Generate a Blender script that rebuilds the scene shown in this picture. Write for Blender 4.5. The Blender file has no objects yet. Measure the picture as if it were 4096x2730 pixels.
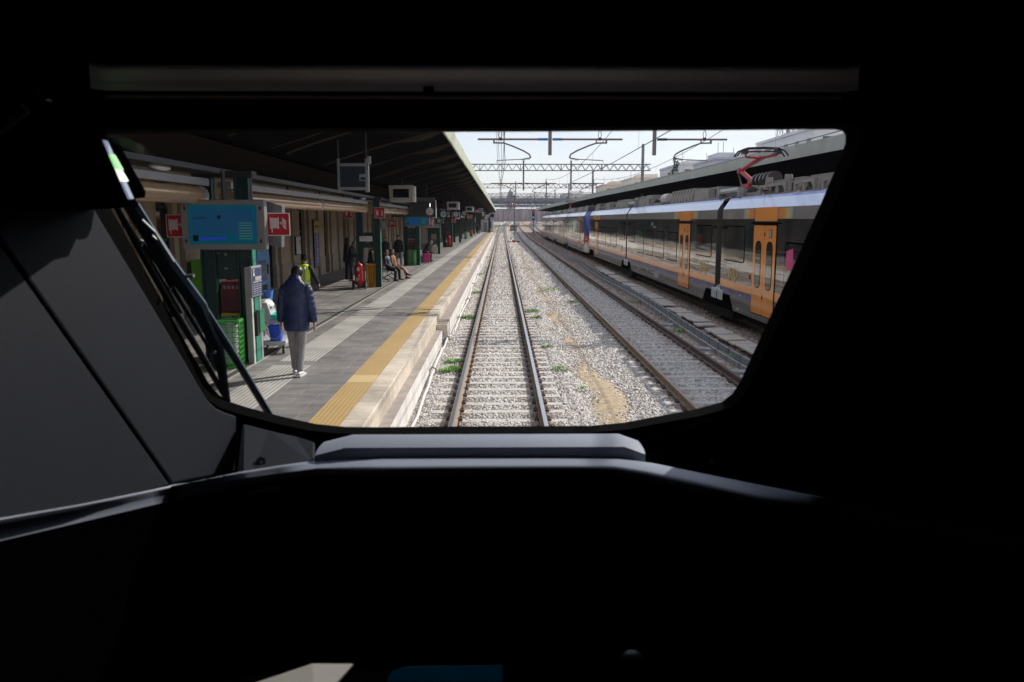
import bpy, math, random
import numpy as np
from mathutils import Vector, Matrix, noise as mnoise
R=math.radians; random.seed(7)
S=bpy.context.scene; COL=S.collection
# ---------------------------------------------------------------- camera, sky, sun, exposure
PITCH=8.62; YAW=0.743
cam_d=bpy.data.cameras.new('camera'); cam=bpy.data.objects.new('camera',cam_d); COL.objects.link(cam)
cam.location=(0,0,3.2); cam.rotation_euler=(R(90-PITCH),0,R(-YAW))
cam_d.sensor_width=36; cam_d.lens=3200/4096*36; cam_d.clip_start=.05; cam_d.clip_end=6000
S.camera=cam
cam_d.dof.use_dof=True; cam_d.dof.focus_distance=24; cam_d.dof.aperture_fstop=5.6
SUN=Vector((1.05,.95,1.0)).normalized()
elev=math.asin(SUN.z); az=math.atan2(SUN.x,SUN.y)
wd=bpy.data.worlds.new('World'); S.world=wd; wd.use_nodes=True
nt=wd.node_tree; bg=nt.nodes['Background']
sky=nt.nodes.new('ShaderNodeTexSky'); sky.sky_type='NISHITA'; sky.sun_disc=False
sky.sun_elevation=elev; sky.sun_rotation=az; sky.air_density=1.0; sky.dust_density=1.0; sky.ozone_density=1.2
# thin high cloud veil mixed into the sky
tc=nt.nodes.new('ShaderNodeTexCoord'); mp=nt.nodes.new('ShaderNodeMapping'); mp.inputs['Scale'].default_value=(1.6,1.6,6)
nz=nt.nodes.new('ShaderNodeTexNoise'); nz.inputs['Scale'].default_value=1.7; nz.inputs['Detail'].default_value=7; nz.inputs['Roughness'].default_value=.55
cr=nt.nodes.new('ShaderNodeValToRGB'); cr.color_ramp.elements[0].position=.38; cr.color_ramp.elements[1].position=.68
cr.color_ramp.elements[0].color=(.62,.62,.62,1); cr.color_ramp.elements[1].color=(.95,.95,.95,1)
mx=nt.nodes.new('ShaderNodeMixRGB'); mx.inputs[2].default_value=(5.1,5.3,6.1,1)
L=nt.links.new
L(tc.outputs['Generated'],mp.inputs[0]); L(mp.outputs[0],nz.inputs['Vector']); L(nz.outputs['Fac'],cr.inputs[0])
L(cr.outputs[0],mx.inputs[0]); L(sky.outputs[0],mx.inputs[1]); L(mx.outputs[0],bg.inputs['Color'])
bg.inputs['Strength'].default_value=.1
sd=bpy.data.lights.new('sun','SUN'); sd.energy=3.0; sd.angle=R(.5); sd.color=(1,.94,.85)
so=bpy.data.objects.new('sun',sd); COL.objects.link(so); so.rotation_euler=(-SUN).to_track_quat('-Z','Y').to_euler(); so.location=(60,60,60)
S.view_settings.view_transform='Standard'; S.view_settings.look='None'; S.view_settings.exposure=.70; S.view_settings.gamma=1
S.cycles.max_bounces=8; S.cycles.transparent_max_bounces=12; S.cycles.use_denoising=True
S.cycles.caustics_reflective=False; S.cycles.caustics_refractive=False; S.cycles.sample_clamp_indirect=6
# ---------------------------------------------------------------- helpers
MATS={}
def mat(name,col,rough=.6,metal=0,nv=.15,ns=6.,bump=0.,bs=40.,emit=None,es=1.,spec=.5,coords='Object',stretch=None,coat=0):
    if name in MATS: return MATS[name]
    m=bpy.data.materials.new(name); m.use_nodes=True; MATS[name]=m
    n=m.node_tree.nodes; l=m.node_tree.links.new; b=n['Principled BSDF']
    b.inputs['Roughness'].default_value=rough; b.inputs['Metallic'].default_value=metal
    b.inputs['Specular IOR Level'].default_value=spec
    if coat: b.inputs['Coat Weight'].default_value=coat; b.inputs['Coat Roughness'].default_value=.04
    b.inputs['Base Color'].default_value=(*col,1)
    if emit:
        b.inputs['Emission Color'].default_value=(*emit,1); b.inputs['Emission Strength'].default_value=es
    if nv or bump:
        t=n.new('ShaderNodeTexCoord'); src=t.outputs[coords]
        if stretch:
            q=n.new('ShaderNodeMapping'); q.inputs['Scale'].default_value=stretch; l(src,q.inputs[0]); src=q.outputs[0]
    if nv:
        z=n.new('ShaderNodeTexNoise'); z.inputs['Scale'].default_value=ns; z.inputs['Detail'].default_value=6; z.inputs['Roughness'].default_value=.65
        l(src,z.inputs['Vector'])
        r=n.new('ShaderNodeMapRange'); r.inputs[1].default_value=.3; r.inputs[2].default_value=.7; r.inputs[3].default_value=1-nv; r.inputs[4].default_value=1+nv
        l(z.outputs['Fac'],r.inputs[0])
        v=n.new('ShaderNodeVectorMath'); v.operation='SCALE'; v.inputs[0].default_value=col; l(r.outputs[0],v.inputs['Scale']); l(v.outputs[0],b.inputs['Base Color'])
    if bump:
        z2=n.new('ShaderNodeTexNoise'); z2.inputs['Scale'].default_value=bs; z2.inputs['Detail'].default_value=4; l(src,z2.inputs['Vector'])
        u=n.new('ShaderNodeBump'); u.inputs['Strength'].default_value=bump; u.inputs['Distance'].default_value=.02
        l(z2.outputs['Fac'],u.inputs['Height']); l(u.outputs[0],b.inputs['Normal'])
    return m
class MB:
    def __init__(s): s.v=[]; s.f=[]; s.m=[]
    def poly(s,pts,m=0):
        k=len(s.v); s.v+= [tuple(p) for p in pts]; s.f.append(tuple(range(k,k+len(pts)))); s.m.append(m); return s
    def box(s,x0,x1,y0,y1,z0,z1,m=0):
        k=len(s.v); s.v+=[(x,y,z) for z in (z0,z1) for y in (y0,y1) for x in (x0,x1)]
        for f in ((0,2,3,1),(4,5,7,6),(0,1,5,4),(2,6,7,3),(0,4,6,2),(1,3,7,5)): s.f.append(tuple(k+i for i in f)); s.m.append(m)
        return s
    def obox(s,c,sz,M,m=0):
        k=len(s.v); c=Vector(c)
        for z in (-.5,.5):
            for y in (-.5,.5):
                for x in (-.5,.5): s.v.append(tuple(c+M@Vector((x*sz[0],y*sz[1],z*sz[2]))))
        for f in ((0,2,3,1),(4,5,7,6),(0,1,5,4),(2,6,7,3),(0,4,6,2),(1,3,7,5)): s.f.append(tuple(k+i for i in f)); s.m.append(m)
        return s
    def bar(s,a,b,w,h=None,m=0,up=(0,0,1)):
        a=Vector(a); b=Vector(b); d=b-a; L_=d.length
        if L_<1e-6: return s
        d/=L_; u=Vector(up)
        if abs(d.dot(u))>.98: u=Vector((1,0,0))
        x=d.cross(u).normalized(); y=x.cross(d)
        return s.obox((a+b)/2,(w,L_,h or w),Matrix((x,d,y)).transposed(),m)
    def prism(s,pts,off,m=0):
        off=Vector(off); k=len(s.v); n=len(pts); P_=[Vector(p) for p in pts]
        s.v+=[tuple(p) for p in P_]+[tuple(p+off) for p in P_]
        s.f.append(tuple(range(k,k+n))[::-1]); s.f.append(tuple(range(k+n,k+2*n))); s.m+=[m,m]
        for i in range(n):
            j=(i+1)%n; s.f.append((k+i,k+j,k+n+j,k+n+i)); s.m.append(m)
        return s
    def loft(s,rings,m=0,cap=True,closed=True):
        k=len(s.v); n=len(rings[0])
        for r in rings: s.v+=[tuple(p) for p in r]
        for i in range(len(rings)-1):
            for j in range(n if closed else n-1):
                q=(j+1)%n; s.f.append((k+i*n+j,k+i*n+q,k+(i+1)*n+q,k+(i+1)*n+j)); s.m.append(m[j] if isinstance(m,(list,tuple)) else m)
        if cap and closed:
            mm=m[0] if isinstance(m,(list,tuple)) else m
            s.f.append(tuple(range(k,k+n))[::-1]); s.f.append(tuple(range(k+(len(rings)-1)*n,k+len(rings)*n))); s.m+=[mm,mm]
        return s
    def tube(s,path,r,n=8,m=0,flat=1.0):
        P_=[Vector(p) for p in path]; rs=r if isinstance(r,(list,tuple)) else [r]*len(P_); rings=[]; pu=None
        for i,p in enumerate(P_):
            d=(P_[min(i+1,len(P_)-1)]-P_[max(i-1,0)]).normalized()
            if pu is None: pu=Vector((0,0,1)) if abs(d.z)<.9 else Vector((1,0,0))
            x=d.cross(pu)
            if x.length<1e-4: x=d.cross(Vector((0,1,0)))
            x.normalize(); y=x.cross(d).normalized(); pu=y
            rings.append([p+(x*math.cos(t)+y*math.sin(t)*flat)*rs[i] for t in [2*math.pi*j/n for j in range(n)]])
        return s.loft(rings,m)
    def cyl(s,a,b,r,n=12,m=0,r1=None): return s.tube([a,b],[r,r if r1 is None else r1],n,m)
    def ell(s,c,rad,n=10,k=7,m=0):
        c=Vector(c); rings=[]
        for i in range(k+1):
            a=-math.pi/2+math.pi*(i+.02 if i==0 else i-.02 if i==k else i)/k
            rings.append([c+Vector((rad[0]*math.cos(a)*math.cos(t),rad[1]*math.cos(a)*math.sin(t),rad[2]*math.sin(a))) for t in [2*math.pi*j/n for j in range(n)]])
        return s.loft(rings,m)
    def build(s,name,mats,parent=None,world=False,smooth=False,bevel=0,kind=None):
        me=bpy.data.meshes.new(name)
        v=s.v
        if world and parent is not None:
            o=parent
            while o.parent: o=o.parent
            ox=o.location; v=[(a-ox.x,b-ox.y,c-ox.z) for a,b,c in v]
        me.from_pydata(v,[],s.f)
        if not isinstance(mats,(list,tuple)): mats=[mats]
        for q in mats: me.materials.append(q)
        me.polygons.foreach_set('material_index',s.m)
        if smooth is True: me.polygons.foreach_set('use_smooth',[True]*len(s.f))
        o=bpy.data.objects.new(name,me); COL.objects.link(o)
        if parent is not None: o.parent=parent
        if smooth=='auto':
            me.polygons.foreach_set('use_smooth',[True]*len(s.f)); me.set_sharp_from_angle(angle=R(35))
        if bevel:
            bm=o.modifiers.new('b','BEVEL'); bm.width=bevel; bm.segments=2; bm.limit_method='ANGLE'; bm.angle_limit=R(40)
        if kind: o['kind']=kind
        return o
def tag(o,label,cat,group=None):
    o['label']=label; o['category']=cat; o['kind']='thing'
    if group: o['group']=group
    return o
def thing(name,label,cat,loc=(0,0,0),rz=0,group=None):
    o=bpy.data.objects.new(name,None); COL.objects.link(o); o.location=loc; o.rotation_euler=(0,0,rz)
    o.empty_display_size=.2
    return tag(o,label,cat,group)
KIDS={}
def copy_tree(o,parent=None):
    c=o.copy(); COL.objects.link(c)
    if parent: c.parent=parent
    for ch in list(o.children): copy_tree(ch,c)
    return c
def dup(o,loc,label,rz=None):
    c=copy_tree(o); c.location=loc; c['label']=label
    if rz is not None: c.rotation_euler=(0,0,rz)
    return c
def text(name,body,size,loc,rot,m,parent,align='CENTER',ext=.002,bold=0):
    cu=bpy.data.curves.new(name,'FONT'); cu.body=body; cu.size=size; cu.align_x=align; cu.align_y='CENTER'; cu.extrude=ext; cu.offset=bold; cu.resolution_u=2
    tmp=bpy.data.objects.new('tmp_text',cu); COL.objects.link(tmp); bpy.context.view_layer.update()
    me=bpy.data.meshes.new_from_object(tmp.evaluated_get(bpy.context.evaluated_depsgraph_get())); bpy.data.objects.remove(tmp); bpy.data.curves.remove(cu)
    me.materials.clear(); me.materials.append(m); o=bpy.data.objects.new(name,me); COL.objects.link(o); o.parent=parent; o.location=loc; o.rotation_euler=rot
    return o
def zg(y): return min(max(0,(y-140)),200)*.0135       # the yard climbs gently beyond the station
FR=(R(90),0,0)          # lettering that faces the camera side (-Y)
FX=(R(90),0,R(90))      # lettering that faces +X
# common materials
steel=mat('galvanised_steel',(.30,.31,.32),.45,.6,.12,9)
dsteel=mat('dark_steel',(.045,.047,.05),.45,.5,.2,8)
black=mat('black_plastic',(.012,.012,.013),.55,0,.1,8)
white=mat('white_paint',(.74,.73,.70),.45,0,.05,4)
dgreen=mat('dark_green_paint',(.006,.042,.036),.34,0,.3,5,.05,30)
lgreen=mat('mid_green_paint',(.03,.22,.16),.4,0,.2,5)
red=mat('signal_red',(.50,.012,.02),.4,0,.08,5)
gpaint=mat('grey_paint',(.30,.30,.31),.5,0,.08,5)
rubber=mat('rubber',(.018,.018,.019),.75,0,.1,20)
chrome=mat('bright_metal',(.7,.7,.7),.2,1,0)
glassd=mat('dark_glass',(.012,.014,.016),.06,0,0,spec=.6)
# ---------------------------------------------------------------- ground, ballast, tracks, platform
def ballast_mat():
    m=bpy.data.materials.new('ballast'); m.use_nodes=True; n=m.node_tree.nodes; l=m.node_tree.links.new; b=n['Principled BSDF']
    b.inputs['Roughness'].default_value=.9; b.inputs['Specular IOR Level'].default_value=.2
    g=n.new('ShaderNodeNewGeometry'); t=n.new('ShaderNodeTexCoord')
    v=n.new('ShaderNodeTexVoronoi'); v.inputs['Scale'].default_value=16; l(g.outputs['Position'],v.inputs['Vector'])
    r=n.new('ShaderNodeValToRGB'); e=r.color_ramp.elements
    e[0].position=0; e[0].color=(.36,.328,.30,1); e[1].position=1; e[1].color=(.80,.755,.71,1)
    k=e.new(.45); k.color=(.60,.555,.515,1)
    sp=n.new('ShaderNodeSeparateColor'); l(v.outputs['Color'],sp.inputs[0]); l(sp.outputs[0],r.inputs[0])
    return m,n,l,b,g,r,v
def tint(n,l,g,col,amt=1.0):
    """sand patches between the tracks, rust beside the rails: real stains of the stones, by place"""
    s=n.new('ShaderNodeSeparateXYZ'); l(g.outputs['Position'],s.inputs[0])
    z=n.new('ShaderNodeTexNoise'); z.inputs['Scale'].default_value=.55; z.inputs['Detail'].default_value=5; z.inputs['Roughness'].default_value=.6
    mp=n.new('ShaderNodeMapping'); mp.inputs['Scale'].default_value=(1.6,.55,1); l(g.outputs['Position'],mp.inputs[0]); l(mp.outputs[0],z.inputs['Vector'])
    # band around x=1.95
    a=n.new('ShaderNodeMath'); a.operation='SUBTRACT'; a.inputs[1].default_value=1.95; l(s.outputs[0],a.inputs[0])
    a2=n.new('ShaderNodeMath'); a2.operation='ABSOLUTE'; l(a.outputs[0],a2.inputs[0])
    a3=n.new('ShaderNodeMapRange'); a3.inputs[1].default_value=.12; a3.inputs[2].default_value=.75; a3.inputs[3].default_value=.36; a3.inputs[4].default_value=0; l(a2.outputs[0],a3.inputs[0])
    ad=n.new('ShaderNodeMath'); ad.operation='ADD'; l(z.outputs['Fac'],ad.inputs[0]); l(a3.outputs[0],ad.inputs[1])
    th=n.new('ShaderNodeMapRange'); th.inputs[1].default_value=.72; th.inputs[2].default_value=.84; l(ad.outputs[0],th.inputs[0])
    mxs=n.new('ShaderNodeMixRGB'); mxs.inputs[2].default_value=(.43,.315,.17,1); am=n.new('ShaderNodeMath'); am.operation='MULTIPLY'; am.inputs[1].default_value=amt; l(th.outputs[0],am.inputs[0]); l(am.outputs[0],mxs.inputs[0]); l(col,mxs.inputs[1])
    out=mxs.outputs[0]
    for cx in (-.81,.70,3.37,4.9,7.85):
        q=n.new('ShaderNodeMath'); q.operation='SUBTRACT'; q.inputs[1].default_value=cx; l(s.outputs[0],q.inputs[0])
        q2=n.new('ShaderNodeMath'); q2.operation='ABSOLUTE'; l(q.outputs[0],q2.inputs[0])
        q3=n.new('ShaderNodeMapRange'); q3.inputs[1].default_value=.06; q3.inputs[2].default_value=.42; q3.inputs[3].default_value=.8; q3.inputs[4].default_value=0; l(q2.outputs[0],q3.inputs[0])
        w=n.new('ShaderNodeMixRGB'); w.blend_type='MULTIPLY'; w.inputs[2].default_value=(.42,.32,.24,1); l(q3.outputs[0],w.inputs[0]); l(out,w.inputs[1]); out=w.outputs[0]
    bz=n.new('ShaderNodeMapRange'); bz.inputs[1].default_value=5.0; bz.inputs[2].default_value=5.35; bz.inputs[3].default_value=0; bz.inputs[4].default_value=.75; l(s.outputs[0],bz.inputs[0])
    w=n.new('ShaderNodeMixRGB'); w.blend_type='MULTIPLY'; w.inputs[2].default_value=(.62,.47,.38,1); l(bz.outputs[0],w.inputs[0]); l(out,w.inputs[1]); out=w.outputs[0]
    return out,th.outputs[0]
mbal,n,l,b,g,r,v=ballast_mat()
r.color_ramp.elements[0].color=(.25,.225,.205,1); r.color_ramp.elements[1].color=(.47,.43,.395,1); r.color_ramp.elements[2].color=(.62,.575,.535,1)
o_,sand=tint(n,l,g,r.outputs[0]); l(o_,b.inputs['Base Color'])
bu=n.new('ShaderNodeBump'); bu.inputs['Strength'].default_value=.8; bu.inputs['Distance'].default_value=.04; l(v.outputs['Distance'],bu.inputs['Height']); bu.invert=True; l(bu.outputs[0],b.inputs['Normal'])
mstone,n,l,b,g,r,v=ballast_mat()
l(g.outputs['Random Per Island'],r.inputs[0]); o_,_=tint(n,l,g,r.outputs[0],.3)
l(o_,b.inputs['Base Color'])
mfar=mat('yard_gravel',(.27,.24,.21),.95,0,.45,.35,.6,25,coords='Object')
G=MB(); ys=[-40,140]+[140+20*i for i in range(1,11)]+[700,4000]
G.loft([[(-900,y,-.36+zg(y)),(900,y,-.36+zg(y))] for y in ys],0,False,False)
G.build('ground',mfar,kind='structure')
# ballast bed with its cross profile
def prof(x):
    a=min(abs(x+.05),abs(x-4.13),abs(x-8.6)); return -.205 if a<1.25 else -.205-.07*min(1,(a-1.25)/.5)
G=MB(); xs=[-1.75+.15*i for i in range(82)]; yy=[8+.5*i for i in range(60)]+[38+2*i for i in range(52)]+[142+8*i for i in range(26)]
rings=[[(x+(max(0,y-170)/130)**2*1.5,y,prof(x)+zg(y)+.02*mnoise.noise((x*1.3,y*.9,1))) for x in xs] for y in yy]
G.loft(rings,0,False,False); o=G.build('ballast_bed',mbal,smooth=True,kind='structure')
# loose stones on top
def stones(name,N,seed,ymin,ymax,xr,size,m,keep):
    rg=np.random.default_rng(seed)
    u=rg.random(N); p=1.45; a=ymin**(1-p); c=ymax**(1-p); Y=(a+(c-a)*u)**(1/(1-p)); X=xr[0]+(xr[1]-xr[0])*rg.random(N)
    k=keep(X,Y,rg); X=X[k]; Y=Y[k]; N=len(X)
    A=np.minimum(np.minimum(abs(X+.05),abs(X-4.13)),abs(X-8.6)); Z=np.where(A<1.25,-.205,-.205-.07*np.minimum(1,(A-1.25)/.5))+np.clip(Y-140,0,200)*.0135
    base=np.array([(x,y,z) for z in (-1,1) for y in (-1,1) for x in (-1,1)],float)*.62
    V=base[None]*(1+.75*(rg.random((N,8,3))-.5)); s=size*(.45+.85*rg.random(N)**1.3)*(1+np.clip(Y-12,0,170)/45)
    V*=(s[:,None]*np.stack([.8+.6*rg.random(N),.8+.6*rg.random(N),.55+.4*rg.random(N)],1))[:,None,:]
    q=rg.normal(size=(N,4)); q[:,1:3]*=.45; q/=np.linalg.norm(q,axis=1)[:,None]; w,x,y,z=q.T
    Rm=np.stack([1-2*(y*y+z*z),2*(x*y-z*w),2*(x*z+y*w),2*(x*y+z*w),1-2*(x*x+z*z),2*(y*z-x*w),2*(x*z-y*w),2*(y*z+x*w),1-2*(x*x+y*y)],1).reshape(N,3,3)
    V=np.einsum('nij,nkj->nki',Rm,V)+np.stack([X,Y,Z+s*.22],1)[:,None,:]
    F=np.array([(0,2,3,1),(4,5,7,6),(0,1,5,4),(2,6,7,3),(0,4,6,2),(1,3,7,5)]); F=(F[None]+8*np.arange(N)[:,None,None]).reshape(-1)
    me=bpy.data.meshes.new(name); me.vertices.add(8*N); me.vertices.foreach_set('co',V.reshape(-1).astype(np.float32))
    nf=6*N; me.loops.add(4*nf); me.loops.foreach_set('vertex_index',F.astype(np.int32)); me.polygons.add(nf); me.polygons.foreach_set('loop_start',np.arange(0,4*nf,4,dtype=np.int32)); me.polygons.foreach_set('loop_total',np.full(nf,4,np.int32))
    me.update(); me.materials.append(m); o=bpy.data.objects.new(name,me); COL.objects.link(o); o['kind']='stuff'; return o
SP=.62; SY0=10.2
SAND=[(2.02,15.8,.37,3.6),(2.05,22.4,.22,1.5),(1.92,28.5,.22,2.6),(1.85,36,.25,3),(1.7,52,.35,8),(2.2,11,.3,1.2)]
RX=(-.81,.70,3.37,4.90,7.85,9.36)
def keep(X,Y,rg):
    k=np.ones(len(X),bool)
    for c in RX: k&=abs(X-c)>.10
    for c in (-.05,4.13):
        on=(abs(X-c)<1.2)&(abs(((Y-SY0)%SP)-0)<.15)|((abs(X-c)<1.2)&(abs(((Y-SY0)%SP)-SP)<.12))
        pr=np.where(abs(X-c)<.6,.22,.08) if c<1 else np.where(abs(X-c)<.6,.42,.24)
        k&=~on|(rg.random(len(X))<pr)
    k&=~((X>5.45)&(X<6.95)&(rg.random(len(X))<.75))
    for (sx,sy,ax,ay) in SAND:
        rr_=((X-sx-.12*np.sin(Y*1.3))/ax)**2+((Y-sy)/ay)**2+.25*np.sin(X*9+Y*2.3)+.2*np.sin(Y*5.1+X*3); k&=~(rg.random(len(X))<np.clip(1.0-.8*rr_,0,.64))
    k&=~((X>7.3)&(rg.random(len(X))<.5))
    return k
stones('ballast_stones',380000,3,9.5,175,(-1.56,8.0),.0275,mstone,keep)
# sandy soil showing through between the first two tracks
msand=mat('sandy_soil',(.47,.36,.225),.95,0,.28,4,.5,60)
q=MB()
for (sx,sy,ax,ay) in SAND:
    rr=[]
    for f,h in ((1.25,-.04),(1.0,.012),(.6,.028),(.15,.035)):
        rr.append([(sx+.12*math.sin((sy+ay*f*math.sin(a))*1.3)+ax*f*math.cos(a)*(1+.35*mnoise.noise((math.cos(a)*2.5,math.sin(a)*5,sy))),sy+ay*f*math.sin(a)*(1+.2*mnoise.noise((math.cos(a)*3,math.sin(a)*4,sy+7))),-.275+h) for a in [6.2832*i/60 for i in range(60)]])
    q.loft(rr)
q.build('sand',msand,smooth=True,kind='structure')
# tracks
rust=mat('rusty_rail',(.27,.195,.135),.75,0,.25,12,.1,60); rust_d=mat('dark_rusty_rail',(.14,.09,.078),.7,0,.25,12,.1,60)
shine=mat('polished_rail_head',(.62,.60,.58),.28,1,.1,3,stretch=(30,.3,30)); dull=mat('dull_rail_head',(.33,.25,.20),.5,.5,.2,3,stretch=(20,.5,20))
slp=mat('sleeper_concrete',(.56,.54,.51),.9,0,.18,9,.3,60)
clipm=mat('rail_clip_rust',(.10,.065,.045),.8,0,.2,30)
def rail(parent,fx,name,side,head,y0=-6,y1=340,st=3.0):
    sec=[(-.07,-.165),(.07,-.165),(.07,-.15),(.012,-.125),(.012,-.045),(.036,-.032),(.036,-.006),(.030,0),(-.030,0),(-.036,-.006),(-.036,-.032),(-.012,-.045),(-.012,-.125),(-.07,-.15)]
    mm=[0]*14; mm[7]=1; mm[6]=1; mm[8]=1
    ys=np.arange(y0,y1+.1,st); q=MB(); q.loft([[(fx(y)+sx,y,sz+zg(y)) for sx,sz in sec] for y in ys],mm); return q.build(name,[side,head],parent,smooth='auto')
def track(label,fx,off,side,head,nsl,ystart,y1=340,cols=None):
    t=thing('railway_track',label,'railway track',(0,0,0),0)
    for k,o in enumerate(off): rail(t,lambda y,o=o:fx(y)+o,'rail',side[k],head[k],y1=y1)
    q=MB(); q.box(-1.2,1.2,-.12,.12,-.36,-.172)
    q.v[-4:]=[(x*.985,y*.9,z) for x,y,z in q.v[-4:]]
    for o in off:
        c=(off[0]+off[1])/2
        for s in (-.105,.105): q.box(o-c+s-.035,o-c+s+.035,-.07,.07,-.172,-.128,1); q.cyl((o-c+s,0,-.13),(o-c+s,0,-.095),.018,6,1)
        q.box(o-c-.08,o-c+.08,-.09,.09,-.174,-.166,1)
    c=(off[0]+off[1])/2; first=None
    for i in range(nsl):
        y=ystart+i*SP
        if first is None: first=q.build('sleeper',[slp,clipm],t); o=first
        else: o=first.copy(); COL.objects.link(o)
        o.location=(fx(y)+c,y,zg(y)+random.uniform(-.012,.006)); o.rotation_euler=(0,0,random.uniform(-.012,.012)); o.parent=t
    w=MB(); y=ystart+nsl*SP
    while y<y1-4:
        w.box(fx(y)+c-1.2,fx(y)+c+1.2,y-.12,y+.12,zg(y)-.36,zg(y)-.172); y+=SP
    o=w.build('sleeper',slp,t); o['kind']='stuff'
    return t
f1=lambda y:(max(0,y-170)/130)**2*2.3
f2=lambda y:(max(0,y-190)/130)**2*2.0
track('railway track with shiny rail heads alongside the platform edge',f1,(-.81,.70),(rust,rust),(shine,shine),100,SY0)
track('railway track with rusty dull rails between platform track and the orange train',f2,(3.37,4.90),(rust,rust_d),(dull,rust_d),100,SY0)
track('railway track underneath the grey and orange trains',lambda y:(max(0,y-185)/130)**2*4,(7.85,9.36),(rust_d,rust_d),(rust_d,rust_d),60,SY0+4)
# ---- platform
def tiles(name,c1,c2,mortar,sx,bw,bh,ms=.012,rough=.55):
    m=bpy.data.materials.new(name); m.use_nodes=True; n=m.node_tree.nodes; l=m.node_tree.links.new; b=n['Principled BSDF']; b.inputs['Roughness'].default_value=rough
    t=n.new('ShaderNodeTexCoord'); k=n.new('ShaderNodeTexBrick'); k.inputs['Color1'].default_value=(*c1,1); k.inputs['Color2'].default_value=(*c2,1); k.inputs['Mortar'].default_value=(*mortar,1)
    k.inputs['Scale'].default_value=sx; k.inputs['Brick Width'].default_value=bw; k.inputs['Row Height'].default_value=bh; k.inputs['Mortar Size'].default_value=ms; k.inputs['Bias'].default_value=0
    l(t.outputs['Object'],k.inputs['Vector'])
    z=n.new('ShaderNodeTexNoise'); z.inputs['Scale'].default_value=.9; z.inputs['Detail'].default_value=8; z.inputs['Roughness'].default_value=.7; l(t.outputs['Object'],z.inputs['Vector'])
    r=n.new('ShaderNodeMapRange'); r.inputs[1].default_value=.3; r.inputs[2].default_value=.7; r.inputs[3].default_value=.55; r.inputs[4].default_value=1.42; l(z.outputs['Fac'],r.inputs[0])
    v=n.new('ShaderNodeVectorMath'); v.operation='SCALE'; l(k.outputs['Color'],v.inputs[0]); l(r.outputs[0],v.inputs['Scale']); l(v.outputs[0],b.inputs['Base Color'])
    z3=n.new('ShaderNodeTexNoise'); z3.inputs['Scale'].default_value=5; z3.inputs['Detail'].default_value=6; l(t.outputs['Object'],z3.inputs['Vector'])
    r3=n.new('ShaderNodeMapRange'); r3.inputs[3].default_value=rough-.18; r3.inputs[4].default_value=rough+.2; l(z3.outputs['Fac'],r3.inputs[0]); l(r3.outputs[0],b.inputs['Roughness'])
    u=n.new('ShaderNodeBump'); u.inputs['Strength'].default_value=.25; u.inputs['Distance'].default_value=.01; l(k.outputs['Fac'],u.inputs['Height']); u.invert=True; l(u.outputs[0],b.inputs['Normal'])
    return m
mtile=tiles('platform_stone',(.265,.246,.236),(.195,.182,.178),(.40,.38,.355),1,.62,.31,.006)
mcop=tiles('coping_stone',(.62,.54,.44),(.54,.465,.37),(.32,.28,.23),1,8,1.05,.012,.7)
E1=262
MB().box(-9.2,-2.56,-6,E1,-.5,.55).build('platform',mtile,kind='structure')
MB().box(-2.12,-1.80,-6,E1,.2,.551).build('platform_coping',mcop,kind='structure',bevel=.012)
def wave_mat(name,c1,c2,scale,axis,rough=.6):
    m=bpy.data.materials.new(name); m.use_nodes=True; n=m.node_tree.nodes; l=m.node_tree.links.new; b=n['Principled BSDF']; b.inputs['Roughness'].default_value=rough
    t=n.new('ShaderNodeTexCoord'); w=n.new('ShaderNodeTexWave'); w.bands_direction=axis; w.inputs['Scale'].default_value=scale; l(t.outputs['Object'],w.inputs['Vector'])
    r=n.new('ShaderNodeValToRGB'); r.color_ramp.elements[0].color=(*c1,1); r.color_ramp.elements[1].color=(*c2,1); r.color_ramp.elements[0].position=.25; r.color_ramp.elements[1].position=.55; l(w.outputs['Fac'],r.inputs[0])
    z=n.new('ShaderNodeTexNoise'); z.inputs['Scale'].default_value=1.3; z.inputs['Detail'].default_value=7; l(t.outputs['Object'],z.inputs['Vector'])
    q=n.new('ShaderNodeMapRange'); q.inputs[1].default_value=.3; q.inputs[2].default_value=.7; q.inputs[3].default_value=.75; q.inputs[4].default_value=1.2; l(z.outputs['Fac'],q.inputs[0])
    v=n.new('ShaderNodeVectorMath'); v.operation='SCALE'; l(r.outputs[0],v.inputs[0]); l(q.outputs[0],v.inputs['Scale']); l(v.outputs[0],b.inputs['Base Color'])
    u=n.new('ShaderNodeBump'); u.inputs['Strength'].default_value=.5; u.inputs['Distance'].default_value=.006; l(w.outputs['Fac'],u.inputs['Height']); l(u.outputs[0],b.inputs['Normal'])
    return m
mguide=wave_mat('guide_path_stone',(.33,.315,.295),(.52,.50,.465),4.3,'X')
mcross=wave_mat('ridged_stone',(.16,.155,.16),(.28,.27,.27),5.0,'Y')
MB().box(-4.20,-3.52,-6,14.55,.55,.554).box(-4.20,-3.52,14.98,E1,.55,.554).build('guide_path',mguide,kind='structure')
MB().box(-4.20,-3.52,14.552,14.978,.55,.554).box(-3.516,-2.56,12.9,13.55,.55,.554).build('ridged_paving',mcross,kind='structure')
mdot=bpy.data.materials.new('yellow_tactile'); mdot.use_nodes=True; n=mdot.node_tree.nodes; l=mdot.node_tree.links.new; b=n['Principled BSDF']; b.inputs['Roughness'].default_value=.6
t=n.new('ShaderNodeTexCoord'); sc=n.new('ShaderNodeVectorMath'); sc.operation='MULTIPLY'; sc.inputs[1].default_value=(15.9,15.9,0); l(t.outputs['Object'],sc.inputs[0])
fr=n.new('ShaderNodeVectorMath'); fr.operation='FRACTION'; l(sc.outputs[0],fr.inputs[0]); sb=n.new('ShaderNodeVectorMath'); sb.operation='SUBTRACT'; sb.inputs[1].default_value=(.5,.5,0); l(fr.outputs[0],sb.inputs[0])
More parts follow.
